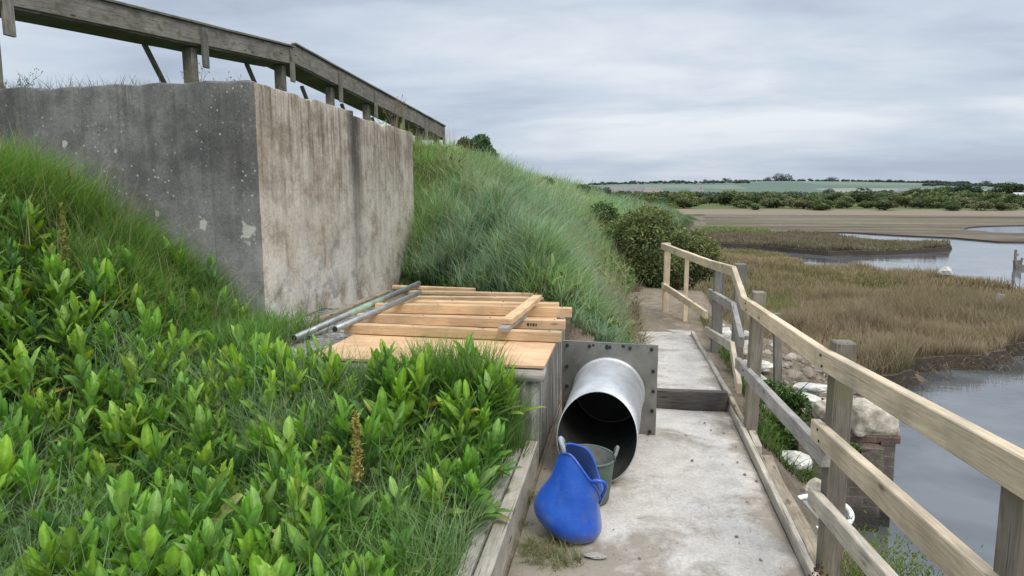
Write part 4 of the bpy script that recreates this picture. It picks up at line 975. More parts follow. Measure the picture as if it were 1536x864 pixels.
rail((.90, 7.75, .46), (.52, 9.72, .52), .085, .04, NEWWOOD)
for x, y, z in ((X0, 3.29, 1.03), (X0, 3.26, .68), (X0, 3.30, .35), (.905, 5.2, .97), (.91, 5.2, .46)):
    for dz in (-.022, .022):
        bm = bmesh.new(); tube_bm(bm, [(x-.0265, y+dz*.7, z+dz), (x-.021, y+dz*.7, z+dz)], .0065, 8); rel(frombm('nail_head', bm, BOLT), root)
tag(beam('leaning_stake', (1.50, 6.75, -.45), (1.44, 6.78, .66), .07, .07, OLDWOOD, up=(0, 1, 0), jit=.004), 'dark slim stake standing in the weeds beyond the fence', 'stake')

# ------------------------------------------------------------------ timber flume on the bank
root = empty('timber_flume', (-5.0, 9, 2.7), 'dark weathered timber flume on posts running along the top of the bank', 'flume')
A, B, C_ = Vector((-5.72, 3.0, 3.53)), Vector((-5.03, 10.0, 3.97)), Vector((-4.16, 15.45, 3.30))
def fl_line(t0, p, q): return p.lerp(q, t0)
for (p, q, h) in ((A, B, .235), (B+Vector((0, .02, .05)), C_, .27)):
    c = Vector((0, 0, -h/2)); beam('side_plank', p+c, q+c, .05, h, DARKWOOD, root, jit=.004)
    off = Vector((-.50, .05, 0)); beam('side_plank', p+c+off, q+c+off, .05, h*.92, DARKWOOD, root, jit=.004)
    beam('floor_plank', p+off/2+Vector((0, 0, -h-.005)), q+off/2+Vector((0, 0, -h-.005)), .50, .03, DARKWOOD, root, jit=.003)
    beam('cap_rail', p+Vector((.01, 0, .018)), q+Vector((.01, 0, .018)), .09, .028, DARKWOOD, root, jit=.003)
beam('upper_board', A+Vector((-.2, 0, .055)), A.lerp(B, .80)+Vector((-.2, 0, .055)), .22, .03, DARKWOOD, root)
def on(Y):
    if Y < 10: return A.lerp(B, (Y-3)/7.)
    return B.lerp(C_, (Y-10)/5.45)
for i, Y in enumerate((5.42, 7.95, 9.85, 11.15, 12.3, 13.35, 14.4, 15.3)):
    p = on(Y); gz = 2.3
    beam('post', (p.x-.12, p.y, gz), (p.x-.12, p.y, p.z-.27), .13 if i < 3 else .11, .12, DARKWOOD, root, up=(0, 1, 0), jit=.004)
    beam('cleat', (p.x+.042, p.y+.07, p.z-.50 if i not in (7,) else p.z-.42), (p.x+.042, p.y+.07, p.z-.03), .11, .035, DARKWOOD, root, up=(1, 0, 0))
    if i > 0: beam('brace', (p.x-.35, p.y-.10, p.z-.85), (p.x-.42, p.y-.42, p.z-.30), .035, .06, DARKWOOD, root, up=(1, 0, 0))
# dead weed stems on the wall top
def weed(x, y, z, H, n, col, lab, spread=.16, leafy=True):
    root = empty('dry_weed', (x, y, z), lab, 'weed'); bm = bmesh.new(); rnd = random.Random(int(x*100)); tips = []
    for i in range(n):
        a = rnd.uniform(0, 2*PI); s = rnd.uniform(.2, 1)*spread; hh = H*rnd.uniform(.6, 1)
        p = [(0, 0, 0), (s*.4*math.cos(a), s*.4*math.sin(a), hh*.5), (s*math.cos(a), s*math.sin(a), hh)]
        tube_bm(bm, p, [.004, .003, .0015], 4); 
        for k in range(4):
            t = rnd.uniform(.4, 1); b = Vector(p[1]).lerp(Vector(p[2]), t); e = b+Vector((rnd.uniform(-.07, .07), rnd.uniform(-.07, .07), rnd.uniform(.02, .09))); tube_bm(bm, [b, e], [.002, .001], 3); tips.append(e)
    frombm('stems', bm, DRYSTEM, root)
    if leafy:
        P = np.repeat(np.array([tuple(t) for t in tips]), 4, 0); P = P+RNG.normal(0, .008, P.shape); N = len(P); c = jitter(col, N); blades('seed_heads', P, .014, .010, .5, c*.6, c, REED, parent=root, kind=None)
weed(-5.0, 7.5, 2.62, .62, 9, (.2, .16, .12), 'dry seeded weed beside the flume post above the grey wall')
weed(-4.55, 7.6, 2.62, .50, 8, (.2, .16, .12), 'thinner dry weed right of the flume post above the grey wall')
weed(-3.15, 9.1, 2.64, .42, 9, (.3, .24, .18), 'dead pale weed clump at the far end of the wall top', .2)
weed(-6.3, 6.3, 2.62, .38, 8, (.25, .22, .12), 'dry grass tuft at the left end of the wall top', .3)

# ------------------------------------------------------------------ shrubs
def leaf_cloud(name, centers, radii, n, size, cols, mat, squash=.8, parent=None, dark=.35):
    """small leaf faces spread through lumps; darker inside and below"""
    cs = np.array(centers); rs = np.array(radii); w = rs**2/np.sum(rs**2); idx = RNG.choice(len(cs), n, p=w)
    v = RNG.normal(0, 1, (n, 3)); v /= np.linalg.norm(v, axis=1)[:, None]; rr = RNG.uniform(.45, 1.08, n)**.6
    P = cs[idx]+v*(rs[idx]*rr)[:, None]*np.array((1, 1, squash))
    a = RNG.normal(0, 1, (n, 3)); a = a*.8+v*.4; a /= np.linalg.norm(a, axis=1)[:, None]; b = np.cross(a, RNG.normal(0, 1, (n, 3))); b /= np.linalg.norm(b, axis=1)[:, None]
    s = (size*RNG.uniform(.6, 1.4, n))[:, None]
    co = np.stack([P-a*s, P+b*s*.45, P+a*s, P-b*s*.45], 1).reshape(-1, 3)
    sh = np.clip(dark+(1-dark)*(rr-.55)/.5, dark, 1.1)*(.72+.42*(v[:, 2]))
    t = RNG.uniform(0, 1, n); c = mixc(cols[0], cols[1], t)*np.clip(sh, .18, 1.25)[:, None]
    st = np.arange(n)*4
    me = rawmesh(name, co, np.arange(n*4), st, np.full(n, 4), np.repeat(c, 4, 0)); return link(name, me, mat, parent)
def lumps(cx, cy, cz, rx, ry, rz, n, r0, r1, seed=1):
    rnd = random.Random(seed); C = []; Rr = []
    for i in range(n):
        while True:
            a, b, c = (rnd.uniform(-1, 1) for _ in range(3))
            if a*a+b*b+c*c < 1: break
        C.append((cx+a*rx, cy+b*ry, cz+c*rz)); Rr.append(rnd.uniform(r0, r1))
    return C, Rr
def shrub(name, x, y, z, rx, ry, rz, nl, r0, r1, nleaf, size, cols, lab, cat='bush', seed=1, mat=None, twigs=18):
    root = empty(name, (x, y, z), lab, cat); C, Rr = lumps(0, 0, rz, rx, ry, rz*.9, nl, r0, r1, seed)
    leaf_cloud('foliage', C, Rr, nleaf, size, cols, mat or SHRUB, parent=root)
    bm = bmesh.new(); rnd = random.Random(seed)
    for i in range(twigs):
        c = rnd.choice(C); e = Vector(c)+Vector((rnd.uniform(-.1, .1), rnd.uniform(-.1, .1), rnd.uniform(0, r1*1.1))); m = Vector((c[0]*.5, c[1]*.5, c[2]*.6)); tube_bm(bm, [(rnd.uniform(-.05, .05), 0, 0), m, e], [.018, .01, .003], 5)
    frombm('branches', bm, BARK, root); return root
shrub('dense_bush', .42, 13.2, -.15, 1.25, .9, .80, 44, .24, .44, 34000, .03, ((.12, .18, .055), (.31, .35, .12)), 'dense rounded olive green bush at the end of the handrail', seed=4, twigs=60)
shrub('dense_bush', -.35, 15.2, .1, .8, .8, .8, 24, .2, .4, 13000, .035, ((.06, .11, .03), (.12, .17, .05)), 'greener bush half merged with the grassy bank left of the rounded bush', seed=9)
shrub('broad_leaf_shrub', -3.75, 16.6, 2.45, .55, .5, .38, 14, .12, .25, 3600, .05, ((.045, .10, .035), (.09, .17, .06)), 'blue green shrub on the bank just past the end of the flume', seed=6)
for x, y, s, lab in ((-2.7, 20.5, .55, 'brown tinged scrub bush on the bank skyline'), (-1.75, 23.5, .6, 'scrubby bush on the bank skyline nearest its far end'), (-2.2, 17.6, .35, 'small dark green bush half way up the bank'), (-1.15, 13.2, .28, 'dark green herb clump in the middle of the bank')):
    z = float(terrain(np.array([x]), np.array([y]))[0]); shrub('scrub_bush', x, y, z-.05, s*1.3, s, s*.45, 12, s*.25, s*.5, 4200, .03+.01*s, ((.07, .11, .04), (.17, .18, .09)), lab, seed=int(y*7))
# shrubs on the wet slope beyond the fence
for x, y, z, s, cols, lab in ((1.35, 6.55, -.32, .34, ((.05, .11, .02), (.11, .20, .035)), 'low bright green shrub outside the handrail by the slim stake'), (1.25, 5.75, -.28, .28, ((.045, .09, .02), (.10, .17, .035)), 'dark green shrub below the silver grey rail'),
                              (1.62, 5.50, -.25, .09, ((.07, .13, .02), (.14, .23, .04)), 'small yellow green shrub on top of the brick pier bank'), (1.72, 5.36, -.16, .07, ((.07, .13, .02), (.15, .25, .05)), 'tuft of bright green weed growing on the brick pier ledge'),
                              (1.15, 6.95, -.25, .22, ((.05, .09, .02), (.12, .16, .04)), 'small green shrub beside the foot of the third fence post'), (1.65, 6.3, -.42, .22, ((.05, .1, .02), (.12, .2, .04)), 'little green shrub between the stake and the white stones')):
    shrub('slope_shrub', x, y, z, s, s, s*.42, 14, s*.25, s*.5, int(5200*s/.3), .018, cols, lab, seed=int(x*100+y*10), twigs=26)
for x, y, z, s, cols, lab in ((1.32, 3.55, -.34, .13, ((.09, .15, .025), (.20, .27, .06)), 'spindly green weed at the foot of the stout grey post'), (1.55, 3.35, -.42, .16, ((.09, .17, .03), (.18, .30, .07)), 'feathery bright green weed over the water at the bottom of the picture'), (1.85, 3.5, -.75, .16, ((.09, .17, .03), (.18, .30, .07)), 'feathery green weed beside the dark water below the lowest rail')):
    X = RNG.normal(x, s, 260); Y = RNG.normal(y, s, 260); root = empty('feathery_weed', (x, y, z), lab, 'weed'); c = jitter(cols[1], 260)
    blades('stems', np.stack([X-x, Y-y, 0*X], -1), RNG.uniform(.12, .42, 260), .004, RNG.uniform(.2, .7, 260), c*.4, c, GRASS, parent=root, kind=None)
    P = np.stack([RNG.normal(0, s*1.25, 1500), RNG.normal(0, s*1.2, 1500), RNG.uniform(.05, .36, 1500)], -1); c = jitter(cols[1], 1500); blades('leaves', P, .022, .008, .8, c*.7, c, GRASS, parent=root, kind=None)
weed(.92, 2.92, -.02, .14, 5, (.13, .06, .05), 'wilted dark red weed lying over the right kerb batten', .16)

# ------------------------------------------------------------------ stones and sandbags
def stone_mesh(seed, sx, sy, sz, mat, amp=.35, sub=3, sup=False):
    bm = bmesh.new(); bmesh.ops.create_icosphere(bm, subdivisions=sub, radius=1)
    off = Vector((seed*3.1, seed*1.7, 0))
    for v in bm.verts:
        p = v.co.copy()
        if sup:
            v.co = Vector([math.copysign(abs(c)**.72, c) for c in p])
            v.co *= 1+mnoise.fractal(p*1.5+off, 1, 2, 5)*.24
        else:
            v.co *= 1+mnoise.fractal(p*.9+off, 1, 2, 4)*amp
            k = mnoise.cell_vector(p*1.2+off); v.co += k*.10
        v.co = Vector((v.co.x*sx, v.co.y*sy, v.co.z*sz))
    me = bpy.data.meshes.new('stone'); bm.to_mesh(me); bm.free(); me.materials.append(mat)
    me.polygons.foreach_set('use_smooth', [sup]*len(me.polygons)); return me
for x, y, z, sx, sy, sz, rz, mat, lab in ((1.93, 5.62, .04, .20, .15, .145, .3, ROCKL, 'bulging cement filled sandbag on top of the brick pier'), (1.70, 5.78, .02, .15, .12, .09, -.5, ROCKL, 'darker sandbag behind the stout post beside the pier'),
                                          (1.83, 7.0, -.26, .20, .10, .07, -.7, ROCKW, 'curved white sandbag on the rubble slope'), (2.05, 7.75, -.33, .2, .12, .05, -.4, ROCKW, 'flat white slab of stone above the curved sandbag'),
                                          (1.75, 6.65, -.30, .16, .10, .06, .2, ROCKL, 'low cream sandbag in front of the curved white one'), (1.28, 5.28, -.26, .14, .12, .10, .3, ROCKW, 'pale lumpy boulder below the silver grey rail'), (1.32, 4.72, -.26, .09, .07, .11, .3, ROCKL, 'upright cream stone beside the white ringed tub'),
                                          (1.20, 9.0, -.05, .2, .14, .12, .2, ROCKW, 'white sandbag under the far rails by the eroded hole'), (1.42, 8.6, -.1, .16, .12, .09, 1., ROCKL, 'cream sandbag next to the far white one'), (1.35, 7.9, -.2, .13, .1, .1, .4, ROCKL, 'grey cream block behind the second fence post'), (1.6, 8.2, -.22, .14, .1, .06, .1, ROCKW, 'white broken stone beyond the grouped far posts'), (2.35, 10.0, -.55, .2, .1, .06, .1, ROCKL, 'long pale stone at the edge of the reeds')):
    me = stone_mesh(int(x*100+y*10), sx, sy, sz, mat, sup=('bag' in lab), sub=4 if 'bag' in lab else 3); o = bpy.data.objects.new('sandbag' if 'bag' in lab else 'boulder', me); COL.objects.link(o); o.location = (x, y, z); o.rotation_euler = (random.uniform(-.1, .1), random.uniform(-.1, .1), rz)
    tag(o, lab, 'sandbag' if 'bag' in lab else 'stone')
sm = [stone_mesh(200+i, 1, random.uniform(.6, .9), random.uniform(.4, .7), m, .4, 2) for i, m in enumerate((ROCKD, ROCKD, ROCKL, ROCKW, ROCKD, ROCKL, ROCKD))]
cnt = 0
while cnt < 250:
    y = random.uniform(5.6, 9.9); x = random.uniform(1.12, 2.1+(y-5.7)*.40); s = random.uniform(.018, .07) if random.random() < .8 else random.uniform(.06, .12)
    z = float(terrain(np.array([x]), np.array([y]))[0])
    if z < -.8: continue
    o = bpy.data.objects.new('loose_stone', random.choice(sm)); COL.objects.link(o); o.location = (x, y, z+s*.15); o.scale = (s,)*3; o.rotation_euler = (random.uniform(-.4, .4), random.uniform(-.4, .4), random.uniform(0, 6)); cnt += 1
    tag(o, 'loose broken stone in the rubble between the fence and the reeds', 'stone', 'loose stones in the rubble')
for i in range(70):
    y = random.uniform(2.2, 5.6); x = random.choice((random.uniform(-.5, -.25), random.uniform(.6, .88), random.uniform(-.3, .8))); s = random.uniform(.004, .011)
    o = bpy.data.objects.new('pebble', random.choice(sm)); COL.objects.link(o); o.location = (x, y, .004); o.scale = (s,)*3; o.rotation_euler = (0, 0, random.uniform(0, 6))
    tag(o, 'tiny loose pebble lying on the concrete path', 'pebble', 'pebbles on the path')
for x, y, s, lab in ((-.12, 3.22, .04, 'crumbled lump of pale mortar in front of the blue tub'), (.74, 3.98, .011, 'small white pebble near the right side of the path')):
    o = bpy.data.objects.new('mortar_lump', stone_mesh(int(y*9), 1, .7, .35, ROCKW, .5, 3)); COL.objects.link(o); o.location = (x, y, .008); o.scale = (s*1.3, s, s*.6); tag(o, lab, 'stone')
for i, (a, b, w, h, m, lab) in enumerate((((2.0, 9.3, -.4), (2.9, 8.95, -.52), .16, .03, SILVERWOOD, 'pale weathered plank lying at the reed edge'), ((1.75, 9.1, -.3), (2.2, 9.6, -.42), .08, .03, ROCKW, 'short white painted board in the rubble'), ((2.4, 8.4, -.55), (2.9, 8.8, -.62), .12, .05, DARKWOOD, 'short black rotten timber by the reeds'), ((1.25, 7.2, -.1), (1.95, 7.6, -.33), .05, .03, OLDWOOD, 'thin grey stick on the rubble'))):
    tag(beam('drift_plank', a, b, w, h, m, jit=.004), lab, 'plank')
# twigs and dead stalks tangled in the rubble
X, Y = scatter(5200, 1.05, 3.2, 5.5, 9.9, lambda X, Y: X < 2.2+(Y-5.7)*.36); N = len(X)
o = blades('dead_stalks', np.stack([X, Y, terrain(X, Y)+.01], -1), RNG.uniform(.03, .12, N), .006, RNG.uniform(1., 3.5, N), (.09, .07, .05), jitter((.26, .20, .15), N), REED); tag(o, 'tangle of dead stalks lying through the rubble', 'dead stalks')

# ------------------------------------------------------------------ brick pier and tub
root = empty('brick_pier', (1.75, 5.5, -.8), 'old brick pier with stepped red top standing in the water', 'pier')
bm = bmesh.new(); rough_box(bm, 1.36, 1.98, 5.38, 5.95, -1.4, -.13, .1, .006, lambda f: 0, .01); rel(frombm('pier_wall', bm, BRICK), root)
bm = bmesh.new(); rough_box(bm, 1.985, 2.09, 5.48, 6.0, -1.4, -.10, .1, .006, lambda f: 0, .01); rel(frombm('pier_wall', bm, BRICK), root)
for i, (x1, dz) in enumerate(((2.13, 0), (2.09, .07), (2.05, .14))):
    bm = bmesh.new(); rough_box(bm, 1.62+i*.03, x1, 5.50+i*.03, 6.02, -.125+dz, -.06+dz, .1, .004, lambda f: 0, .004); rel(frombm('brick_course', bm, BRICK), root)
root = empty('white_rimmed_tub', (1.19, 4.16, -.45), 'pale tub with thick white rim standing behind the stout grey post', 'tub')
tc = Vector((1.20, 4.2, -.13)); tl = dict(tx=.10, ty=.12)
bm = bmesh.new(); loft(bm, [circ((1.18, 4.2, -.50), .10), circ((1.19, 4.2, -.36), .135, tx=.05, ty=.05), circ(tc, .176, **tl)]); rel(frombm('tub_body', bm, PALEP, smooth=True), root)
rm = circ(tc, .178, **tl); bm = bmesh.new(); tube_bm(bm, rm+[rm[0]], .0165, 10, cap=False); rel(frombm('rim', bm, WHITEP, smooth=True), root)
bm = bmesh.new(); f = bm.faces.new([bm.verts.new(p) for p in circ((1.19, 4.2, -.27), .150, tx=.05, ty=.05)]); rel(frombm('soil_fill', bm, GROUND), root)

# ------------------------------------------------------------------ things in the marsh
me = stone_mesh(901, .17, .13, .13, ROCKW, .3, 3); o = bpy.data.objects.new('white_boulder', me); COL.objects.link(o); x, y = sight(1417, 418, -.5); o.location = (x, y, -.32); tag(o, 'single white lump in the reeds before the open water', 'stone')
x, y = sight(1494, 474, -.62); o = beam('leaning_stump', (x-.03, y, -.7), (x+.05, y, -.18), .12, .10, SILVERWOOD, up=(0, 1, 0), jit=.012); tag(o, 'pale leaning stump in the reeds at the right of the picture', 'stump')
x, y = sight(1523, 403, -.8); root = empty('ruined_stakes', (x, y, -.8), 'cluster of dark broken stakes standing in the open water', 'stakes')
for dx, dy, h, w in ((-.02, 0, .66, .07), (.14, .03, .38, .06), (.06, -.02, .30, .20), (.2, 0, .14, .3)):
    beam('stake', (x+dx, y+dy, -1.0), (x+dx+random.uniform(-.06, .06), y+dy, -.8+h), w, w*.8, DARKWOOD, root, up=(0, 1, 0), jit=.01)
beam('stake', (x-.08, y, -.36), (x+.06, y, -.30), .05, .05, DARKWOOD, root)
# a bird far off in the sky
root = empty('flying_bird', (62, 96, 4.9), 'tiny dark bird flying low over the marsh', 'bird')
bm = bmesh.new(); tube_bm(bm, [(-.32, 0, 0), (-.15, 0, .02), (.1, 0, .02), (.3, 0, .03), (.4, 0, .02)], [.01, .06, .07, .04, .008], 8); frombm('body', bm, BIRDM, root, True)
for s in (-1, 1):
    bm = bmesh.new(); bm.faces.new([bm.verts.new(p) for p in ((.12, s*.03, .03), (.10, s*.4, .17), (.0, s*.62, .12), (-.08, s*.38, .15), (-.12, s*.03, .03))]); frombm('wing', bm, BIRDM, root)

# ------------------------------------------------------------------ far scrub, trees, hedges, houses
def fz(x, y): return float(farz(np.array([x]), np.array([y]))[0])
def crown_mesh(seed, w, h, nl, n, size, cols):
    C, Rr = lumps(0, 0, h*.52, w*.36, w*.36, h*.30, nl, w*.14, w*.26, seed)
    o = leaf_cloud('crown', C, Rr, n, size, cols, FARLEAF, dark=.5); me = o.data; bpy.data.objects.remove(o); return me
tr = bpy.data.meshes.new('trunk'); bm = bmesh.new(); tube_bm(bm, [(0, 0, -.1), (.05, 0, .5), (-.1, .05, 1.1), (.05, 0, 1.6)], [.16, .12, .1, .04], 7); tube_bm(bm, [(0, 0, .4), (.5, .1, 1.2)], [.08, .03], 5); tube_bm(bm, [(0, 0, .5), (-.5, -.1, 1.3)], [.08, .03], 5); bm.to_mesh(tr); bm.free(); tr.materials.append(BARK)
SC = [((.11, .155, .07), (.20, .235, .11)), ((.12, .17, .065), (.23, .27, .11)), ((.075, .115, .055), (.16, .195, .095)), ((.15, .165, .085), (.27, .27, .15))]
crowns = [crown_mesh(i, 4.2, 2.9, 9, 1500, .17, SC[i % 4]) for i in range(6)]
rnd = random.Random(5)
kinds = ['olive green', 'pale green', 'dark green', 'straw tinged']
for i in range(240):
    row = rnd.random(); y = 98+85*row; x = rnd.uniform(-.02*y, .60*y+4); s = rnd.uniform(.55, 1.1)*(.75 if y < 106 else 1.05)
    k = rnd.randrange(6)
    r_ = bpy.data.objects.new('scrub_tree', None); COL.objects.link(r_); r_.location = (x, y, fz(x, y)-.1); r_.scale = (s*rnd.uniform(.9, 1.5), s, s*rnd.uniform(.7, 1.0)*(.82 if y < 110 else 1)); r_.rotation_euler = (0, 0, rnd.uniform(0, 6)); 
    tag(r_, kinds[k % 4]+' low bushy tree in the dense scrub belt beyond the far marsh', 'tree', kinds[k % 4]+' bushy trees of the scrub belt')
    for nm, me in (('crown', crowns[k]), ('trunk', tr)):
        o = bpy.data.objects.new(nm, me); COL.objects.link(o); o.parent = r_
def fartree(x, y, w, h, lab, cols, seed, name='round_tree', n=2600):
    z = fz(x, y); root = empty(name, (x, y, z-.3), lab, 'tree'); me = crown_mesh(seed, w, h, 11, n, w*.03, cols); o = bpy.data.objects.new('crown', me); COL.objects.link(o); o.parent = root
    bm = bmesh.new(); tube_bm(bm, [(0, 0, 0), (0, 0, h*.5)], [w*.04, w*.02], 6); frombm('trunk', bm, BARK, root)
def at_far(px, Y):       # x on the sight line through column px at distance Y
    a = math.atan((px-768)/F0)-YAW; return math.tan(a)*Y
HZ = ((.10, .135, .115), (.16, .195, .165)); HZ2 = ((.15, .18, .19), (.20, .23, .24))  # greyed and bluish leaf colours carry the distance haze
for (px, Y, w, h, lab, cols) in ((1505, 230, 13, 5.6, 'big dark round tree at the right end of the scrub belt', ((.04, .065, .035), (.075, .10, .055))), (1440, 260, 14, 3.6, 'broad low dark tree clump behind the scrub near the big round tree', ((.04, .065, .04), (.07, .095, .06))), (1405, 270, 13, 3.8, 'dark hedge like tree right of the white farm', ((.045, .07, .04), (.075, .1, .06))),
                                 (884, 250, 10, 5.2, 'dark tree by the village at the left end of the far shore', HZ), (905, 270, 9, 4.4, 'smaller dark tree beside the village houses', HZ), (1240, 620, 13, 4.6, 'single low tree on the field edge behind the farm', HZ),
                                 (1355, 330, 5, 3.6, 'small dark tree in front of the white farm', HZ)):
    fartree(at_far(px, Y), Y, w, h, lab, cols, int(px))
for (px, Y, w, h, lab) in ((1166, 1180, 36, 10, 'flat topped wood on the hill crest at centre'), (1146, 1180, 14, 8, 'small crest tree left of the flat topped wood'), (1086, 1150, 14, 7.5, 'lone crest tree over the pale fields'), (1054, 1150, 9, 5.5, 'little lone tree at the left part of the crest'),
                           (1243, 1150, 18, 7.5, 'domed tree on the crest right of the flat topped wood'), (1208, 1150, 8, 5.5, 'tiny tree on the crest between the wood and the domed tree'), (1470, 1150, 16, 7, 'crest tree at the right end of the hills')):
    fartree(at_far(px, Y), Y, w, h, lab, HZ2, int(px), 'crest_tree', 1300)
# hedgerows: nobody could count these
P = []; Rr = []
for (pa, pb, Y, n, r0, r1) in ((880, 1010, 330, 90, 1.0, 2.2), (880, 1120, 1050, 130, 2, 4.), (1100, 1540, 1150, 150, 1.6, 3.4), (1000, 1230, 620, 110, 1.2, 2.4), (1170, 1350, 480, 90, 1.2, 2.2), (1290, 1540, 700, 110, 1.6, 3.2), (1380, 1540, 950, 80, 2, 3.6), (1010, 1330, 300, 120, .9, 2.0), (1330, 1540, 330, 90, .9, 2.), (1300, 1450, 1120, 60, 2, 4.2), (880, 1000, 520, 90, 1.4, 3)):
    for i in range(n):
        px = lerp(pa, pb, (i+RNG.uniform(-.5, .5))/n); yy = Y*(1+RNG.uniform(-.03, .03)); x = at_far(px, yy); 
        if RNG.uniform() < .15: continue
        r_ = RNG.uniform(r0, r1)*lerp(.6, 1, vn(np.array([px/17.]), np.array([Y*1.]), 3)[0]); P.append((x, yy, fz(x, yy)+r_*.5)); Rr.append(r_)
o = leaf_cloud('hedgerows', P, Rr, 60000, 1., HZ, FARLEAF, squash=.7, dark=.5); co = None
tag(o, 'dark hedgerows and tree lines dividing the distant fields', 'hedgerow', kind='stuff')
def house(x, y, w, d, h, rz, wm, rm, lab, group=None, z=None):
    root = empty('village_house' if group else 'farm_building', (x, y, (fz(x, y) if z is None else z)-.2), lab, 'house', group, rz)
    bm = bmesh.new(); bmesh.ops.create_cube(bm, size=1)
    for v in bm.verts: v.co = Vector((v.co.x*w, v.co.y*d, (v.co.z+.5)*h))
    frombm('wall', bm, wm, root)
    bm = bmesh.new(); a = w/2+.3; b = d/2+.3; e = h*.98; t_ = h+d*.38
    vv = [bm.verts.new(p) for p in ((-a, -b, e), (a, -b, e), (a, b, e), (-a, b, e), (-a, 0, t_), (a, 0, t_))]
    for f in ((0, 1, 5, 4), (2, 3, 4, 5), (0, 4, 3), (1, 2, 5), (0, 3, 2, 1)): bm.faces.new([vv[i] for i in f])
    rf = frombm('roof', bm, rm, root)
    bm = bmesh.new(); bmesh.ops.create_cube(bm, size=1); 
    for v in bm.verts: v.co = Vector((v.co.x*.7+w*.3, v.co.y*.6, (v.co.z)*1.2+t_))
    frombm('chimney', bm, BRICKHOUSE, rf)
    for k in range(max(2, int(w/3))):
        bm = bmesh.new(); bmesh.ops.create_cube(bm, size=1); xx = -w/2+(k+.5)*w/max(2, int(w/3))
        for v in bm.verts: v.co = Vector((v.co.x*1.1+xx, v.co.y*.1-d/2, v.co.z*1.2+h*.58))
        frombm('window', bm, GLASSM, root)
rnd = random.Random(12)
cols_ = ((PALEHOUSE, ROOFM, 'pale rendered house with grey roof'), (BRICKHOUSE, ROOFR, 'brick house with red tiled roof'), (PALEHOUSE, ROOFR, 'pale house with red tiled roof'))
for i in range(24):
    k = rnd.randrange(3); px = rnd.uniform(908, 985); Y = rnd.uniform(560, 760)
    wm, rm, lb = cols_[k]; house(at_far(px, Y), Y, rnd.uniform(6, 9), 5.5, rnd.uniform(2.4, 3.6), rnd.uniform(-.4, .4)-.15, wm, rm, lb+' in the distant village behind the bush', lb.split(' with')[0]+'s of the village')
house(at_far(888, 140), 140, 4.2, 3, .9, -.1, PALEHOUSE, PALEHOUSE, 'long low white roofed shed seen over the bank grass', z=-1.2+.9)
for px, Y, w, h, lab in ((1352, 560, 9, 3.2, 'white farmhouse left in the farm group'), (1368, 566, 8, 4., 'tallest white farm building with chimney'), (1379, 560, 5, 2.6, 'low white farm wing at the right of the group'), (1341, 570, 5, 2.2, 'low grey farm shed at the left of the group')):
    house(at_far(px, Y), Y, w, 5, h, -.35, PALEHOUSE, ROOFM, lab)
house(at_far(1043, 300), 300, 5, 4, 2.6, -.2, PALEHOUSE, ROOFM, 'lone pale gabled house above the scrub belt left of centre')
house(at_far(1527, 190), 190, 3.2, 2, 1.0, -.4, m_simple('blue_shed_paint', (.16, .30, .36), .7, 0, .05, 1), PALEHOUSE, 'pale blue shed below the big round tree at the right edge', z=.45)

# ------------------------------------------------------------------ light, sky, camera
world = bpy.data.worlds.new('World'); scene.world = world; world.use_nodes = True; nt = world.node_tree; nt.nodes.clear()
def wn(t, **k):
    n = nt.nodes.new('ShaderNode'+t)
    for a, b in k.items(): setattr(n, a, b)
    return n
out = wn('OutputWorld'); bg = wn('Background'); nt.links.new(bg.outputs[0], out.inputs[0]); bg.inputs[1].default_value = .1
SUN_EL, SUN_ROT = R(52), R(140)
sky = wn('TexSky', sky_type='NISHITA'); sky.sun_disc = False; sky.sun_elevation = SUN_EL; sky.sun_rotation = SUN_ROT
tc = wn('TexCoord'); sp = wn('SeparateXYZ'); nt.links.new(tc.outputs['Generated'], sp.inputs[0])
def wm(op, a, b=0., c=None):
    n = wn('Math', operation=op)
    for i, v in enumerate((a, b) if c is None else (a, b, c)):
        if isinstance(v, bpy.types.NodeSocket): nt.links.new(v, n.inputs[i])
        else: n.inputs[i].default_value = v
    return n.outputs[0]
zc = wm('MAXIMUM', sp.outputs[2], 0.); dz = wm('ADD', zc, .16)
cv = wn('CombineXYZ'); nt.links.new(wm('DIVIDE', sp.outputs[0], dz), cv.inputs[0]); nt.links.new(wm('DIVIDE', sp.outputs[1], dz), cv.inputs[1])
def wnoise(scale, det, rough, dist, stretch=(1, 1, 1), loc=(0, 0, 0)):
    mp = wn('Mapping'); mp.inputs['Scale'].default_value = stretch; mp.inputs['Location'].default_value = loc; nt.links.new(cv.outputs[0], mp.inputs[0])
    n = wn('TexNoise'); nt.links.new(mp.outputs[0], n.inputs['Vector']); n.inputs['Scale'].default_value = scale; n.inputs['Detail'].default_value = det; n.inputs['Roughness'].default_value = rough; n.inputs['Distortion'].default_value = dist
    return n.outputs[0]
n1 = wnoise(.55, 6, .5, .5, (.8, 1.25, 1), (2.3, .6, 0)); n2 = wnoise(1.7, 7, .55, .3, (.7, 1.2, 1), (5, 2, 1)); n3 = wnoise(.22, 3, .5, .2, (1, 1, 1), (1, 7, 0))
s_ = wm('ADD', wm('MULTIPLY', n1, .55), wm('ADD', wm('MULTIPLY', n2, .25), wm('MULTIPLY', n3, .2)))
rp = wn('ValToRGB'); nt.links.new(s_, rp.inputs[0]); cr = rp.color_ramp
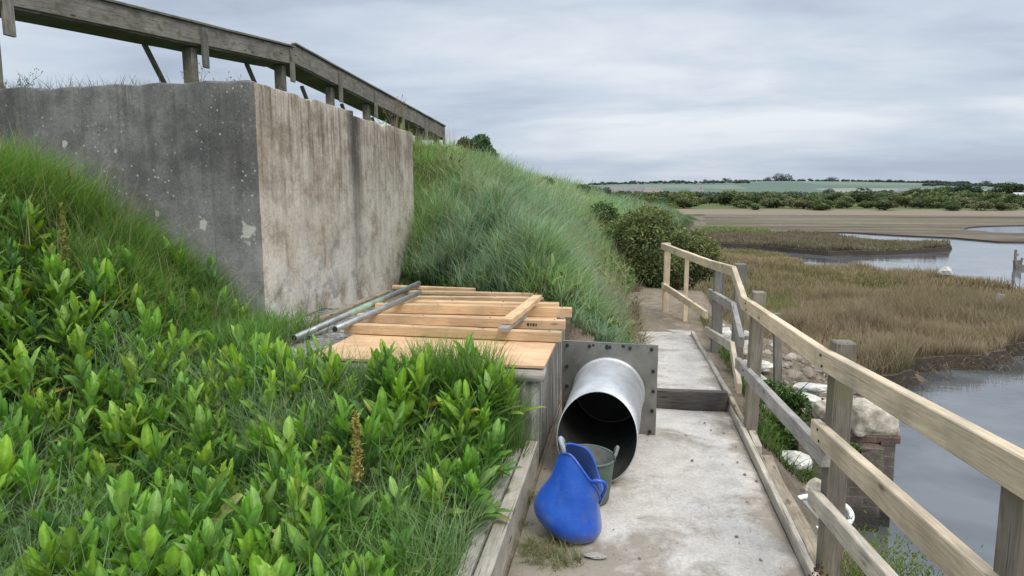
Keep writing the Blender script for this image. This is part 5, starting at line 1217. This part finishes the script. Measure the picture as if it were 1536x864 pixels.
cr.elements[0].position = .40; cr.elements[0].color = (4.3, 5.0, 6.2, 1); cr.elements[1].position = .60; cr.elements[1].color = (8.6, 9.0, 9.5, 1)
e = cr.elements.new(.485); e.color = (6.0, 6.8, 7.9, 1)
# bluish haze right at the horizon, a brighter dome overhead as under any overcast
hz = wn('MapRange'); nt.links.new(sp.outputs[2], hz.inputs[0]); hz.inputs[1].default_value = 0.; hz.inputs[2].default_value = .10; hz.inputs[3].default_value = .65; hz.inputs[4].default_value = 0.
mh = wn('MixRGB'); nt.links.new(hz.outputs[0], mh.inputs[0]); nt.links.new(rp.outputs[0], mh.inputs[1]); mh.inputs[2].default_value = (4.5, 5.3, 6.6, 1)
up = wn('MapRange'); nt.links.new(sp.outputs[2], up.inputs[0]); up.inputs[1].default_value = .32; up.inputs[2].default_value = .9; up.inputs[3].default_value = 1.; up.inputs[4].default_value = 2.5
mu = wn('VectorMath', operation='SCALE'); nt.links.new(mh.outputs[0], mu.inputs[0]); nt.links.new(up.outputs[0], mu.inputs['Scale'])
mm = wn('MixRGB'); mm.inputs[0].default_value = .92; nt.links.new(sky.outputs[0], mm.inputs[1]); nt.links.new(mu.outputs[0], mm.inputs[2])
nt.links.new(mm.outputs[0], bg.inputs[0])

sun = bpy.data.lights.new('sun', 'SUN'); sun.energy = 1.9; sun.angle = R(22); sun.color = (1., .96, .90)
so = bpy.data.objects.new('sun', sun); COL.objects.link(so)
# same direction as the sky's sun: rotation measured from +Y toward +X
dv = Vector((math.sin(SUN_ROT)*math.cos(SUN_EL), math.cos(SUN_ROT)*math.cos(SUN_EL), math.sin(SUN_EL)))
so.rotation_euler = dv.to_track_quat('Z', 'Y').to_euler()

cam = bpy.data.cameras.new('camera'); cam.sensor_width = 36; cam.lens = 24; cam.clip_start = .05; cam.clip_end = 6000
co = bpy.data.objects.new('camera', cam); COL.objects.link(co); co.location = (0, 0, EYE); co.rotation_euler = (PI/2-PITCH, 0, YAW)
scene.camera = co
scene.view_settings.view_transform = 'Standard'; scene.view_settings.look = 'None'; scene.view_settings.exposure = 0
scene.render.resolution_x = 1024; scene.render.resolution_y = 576
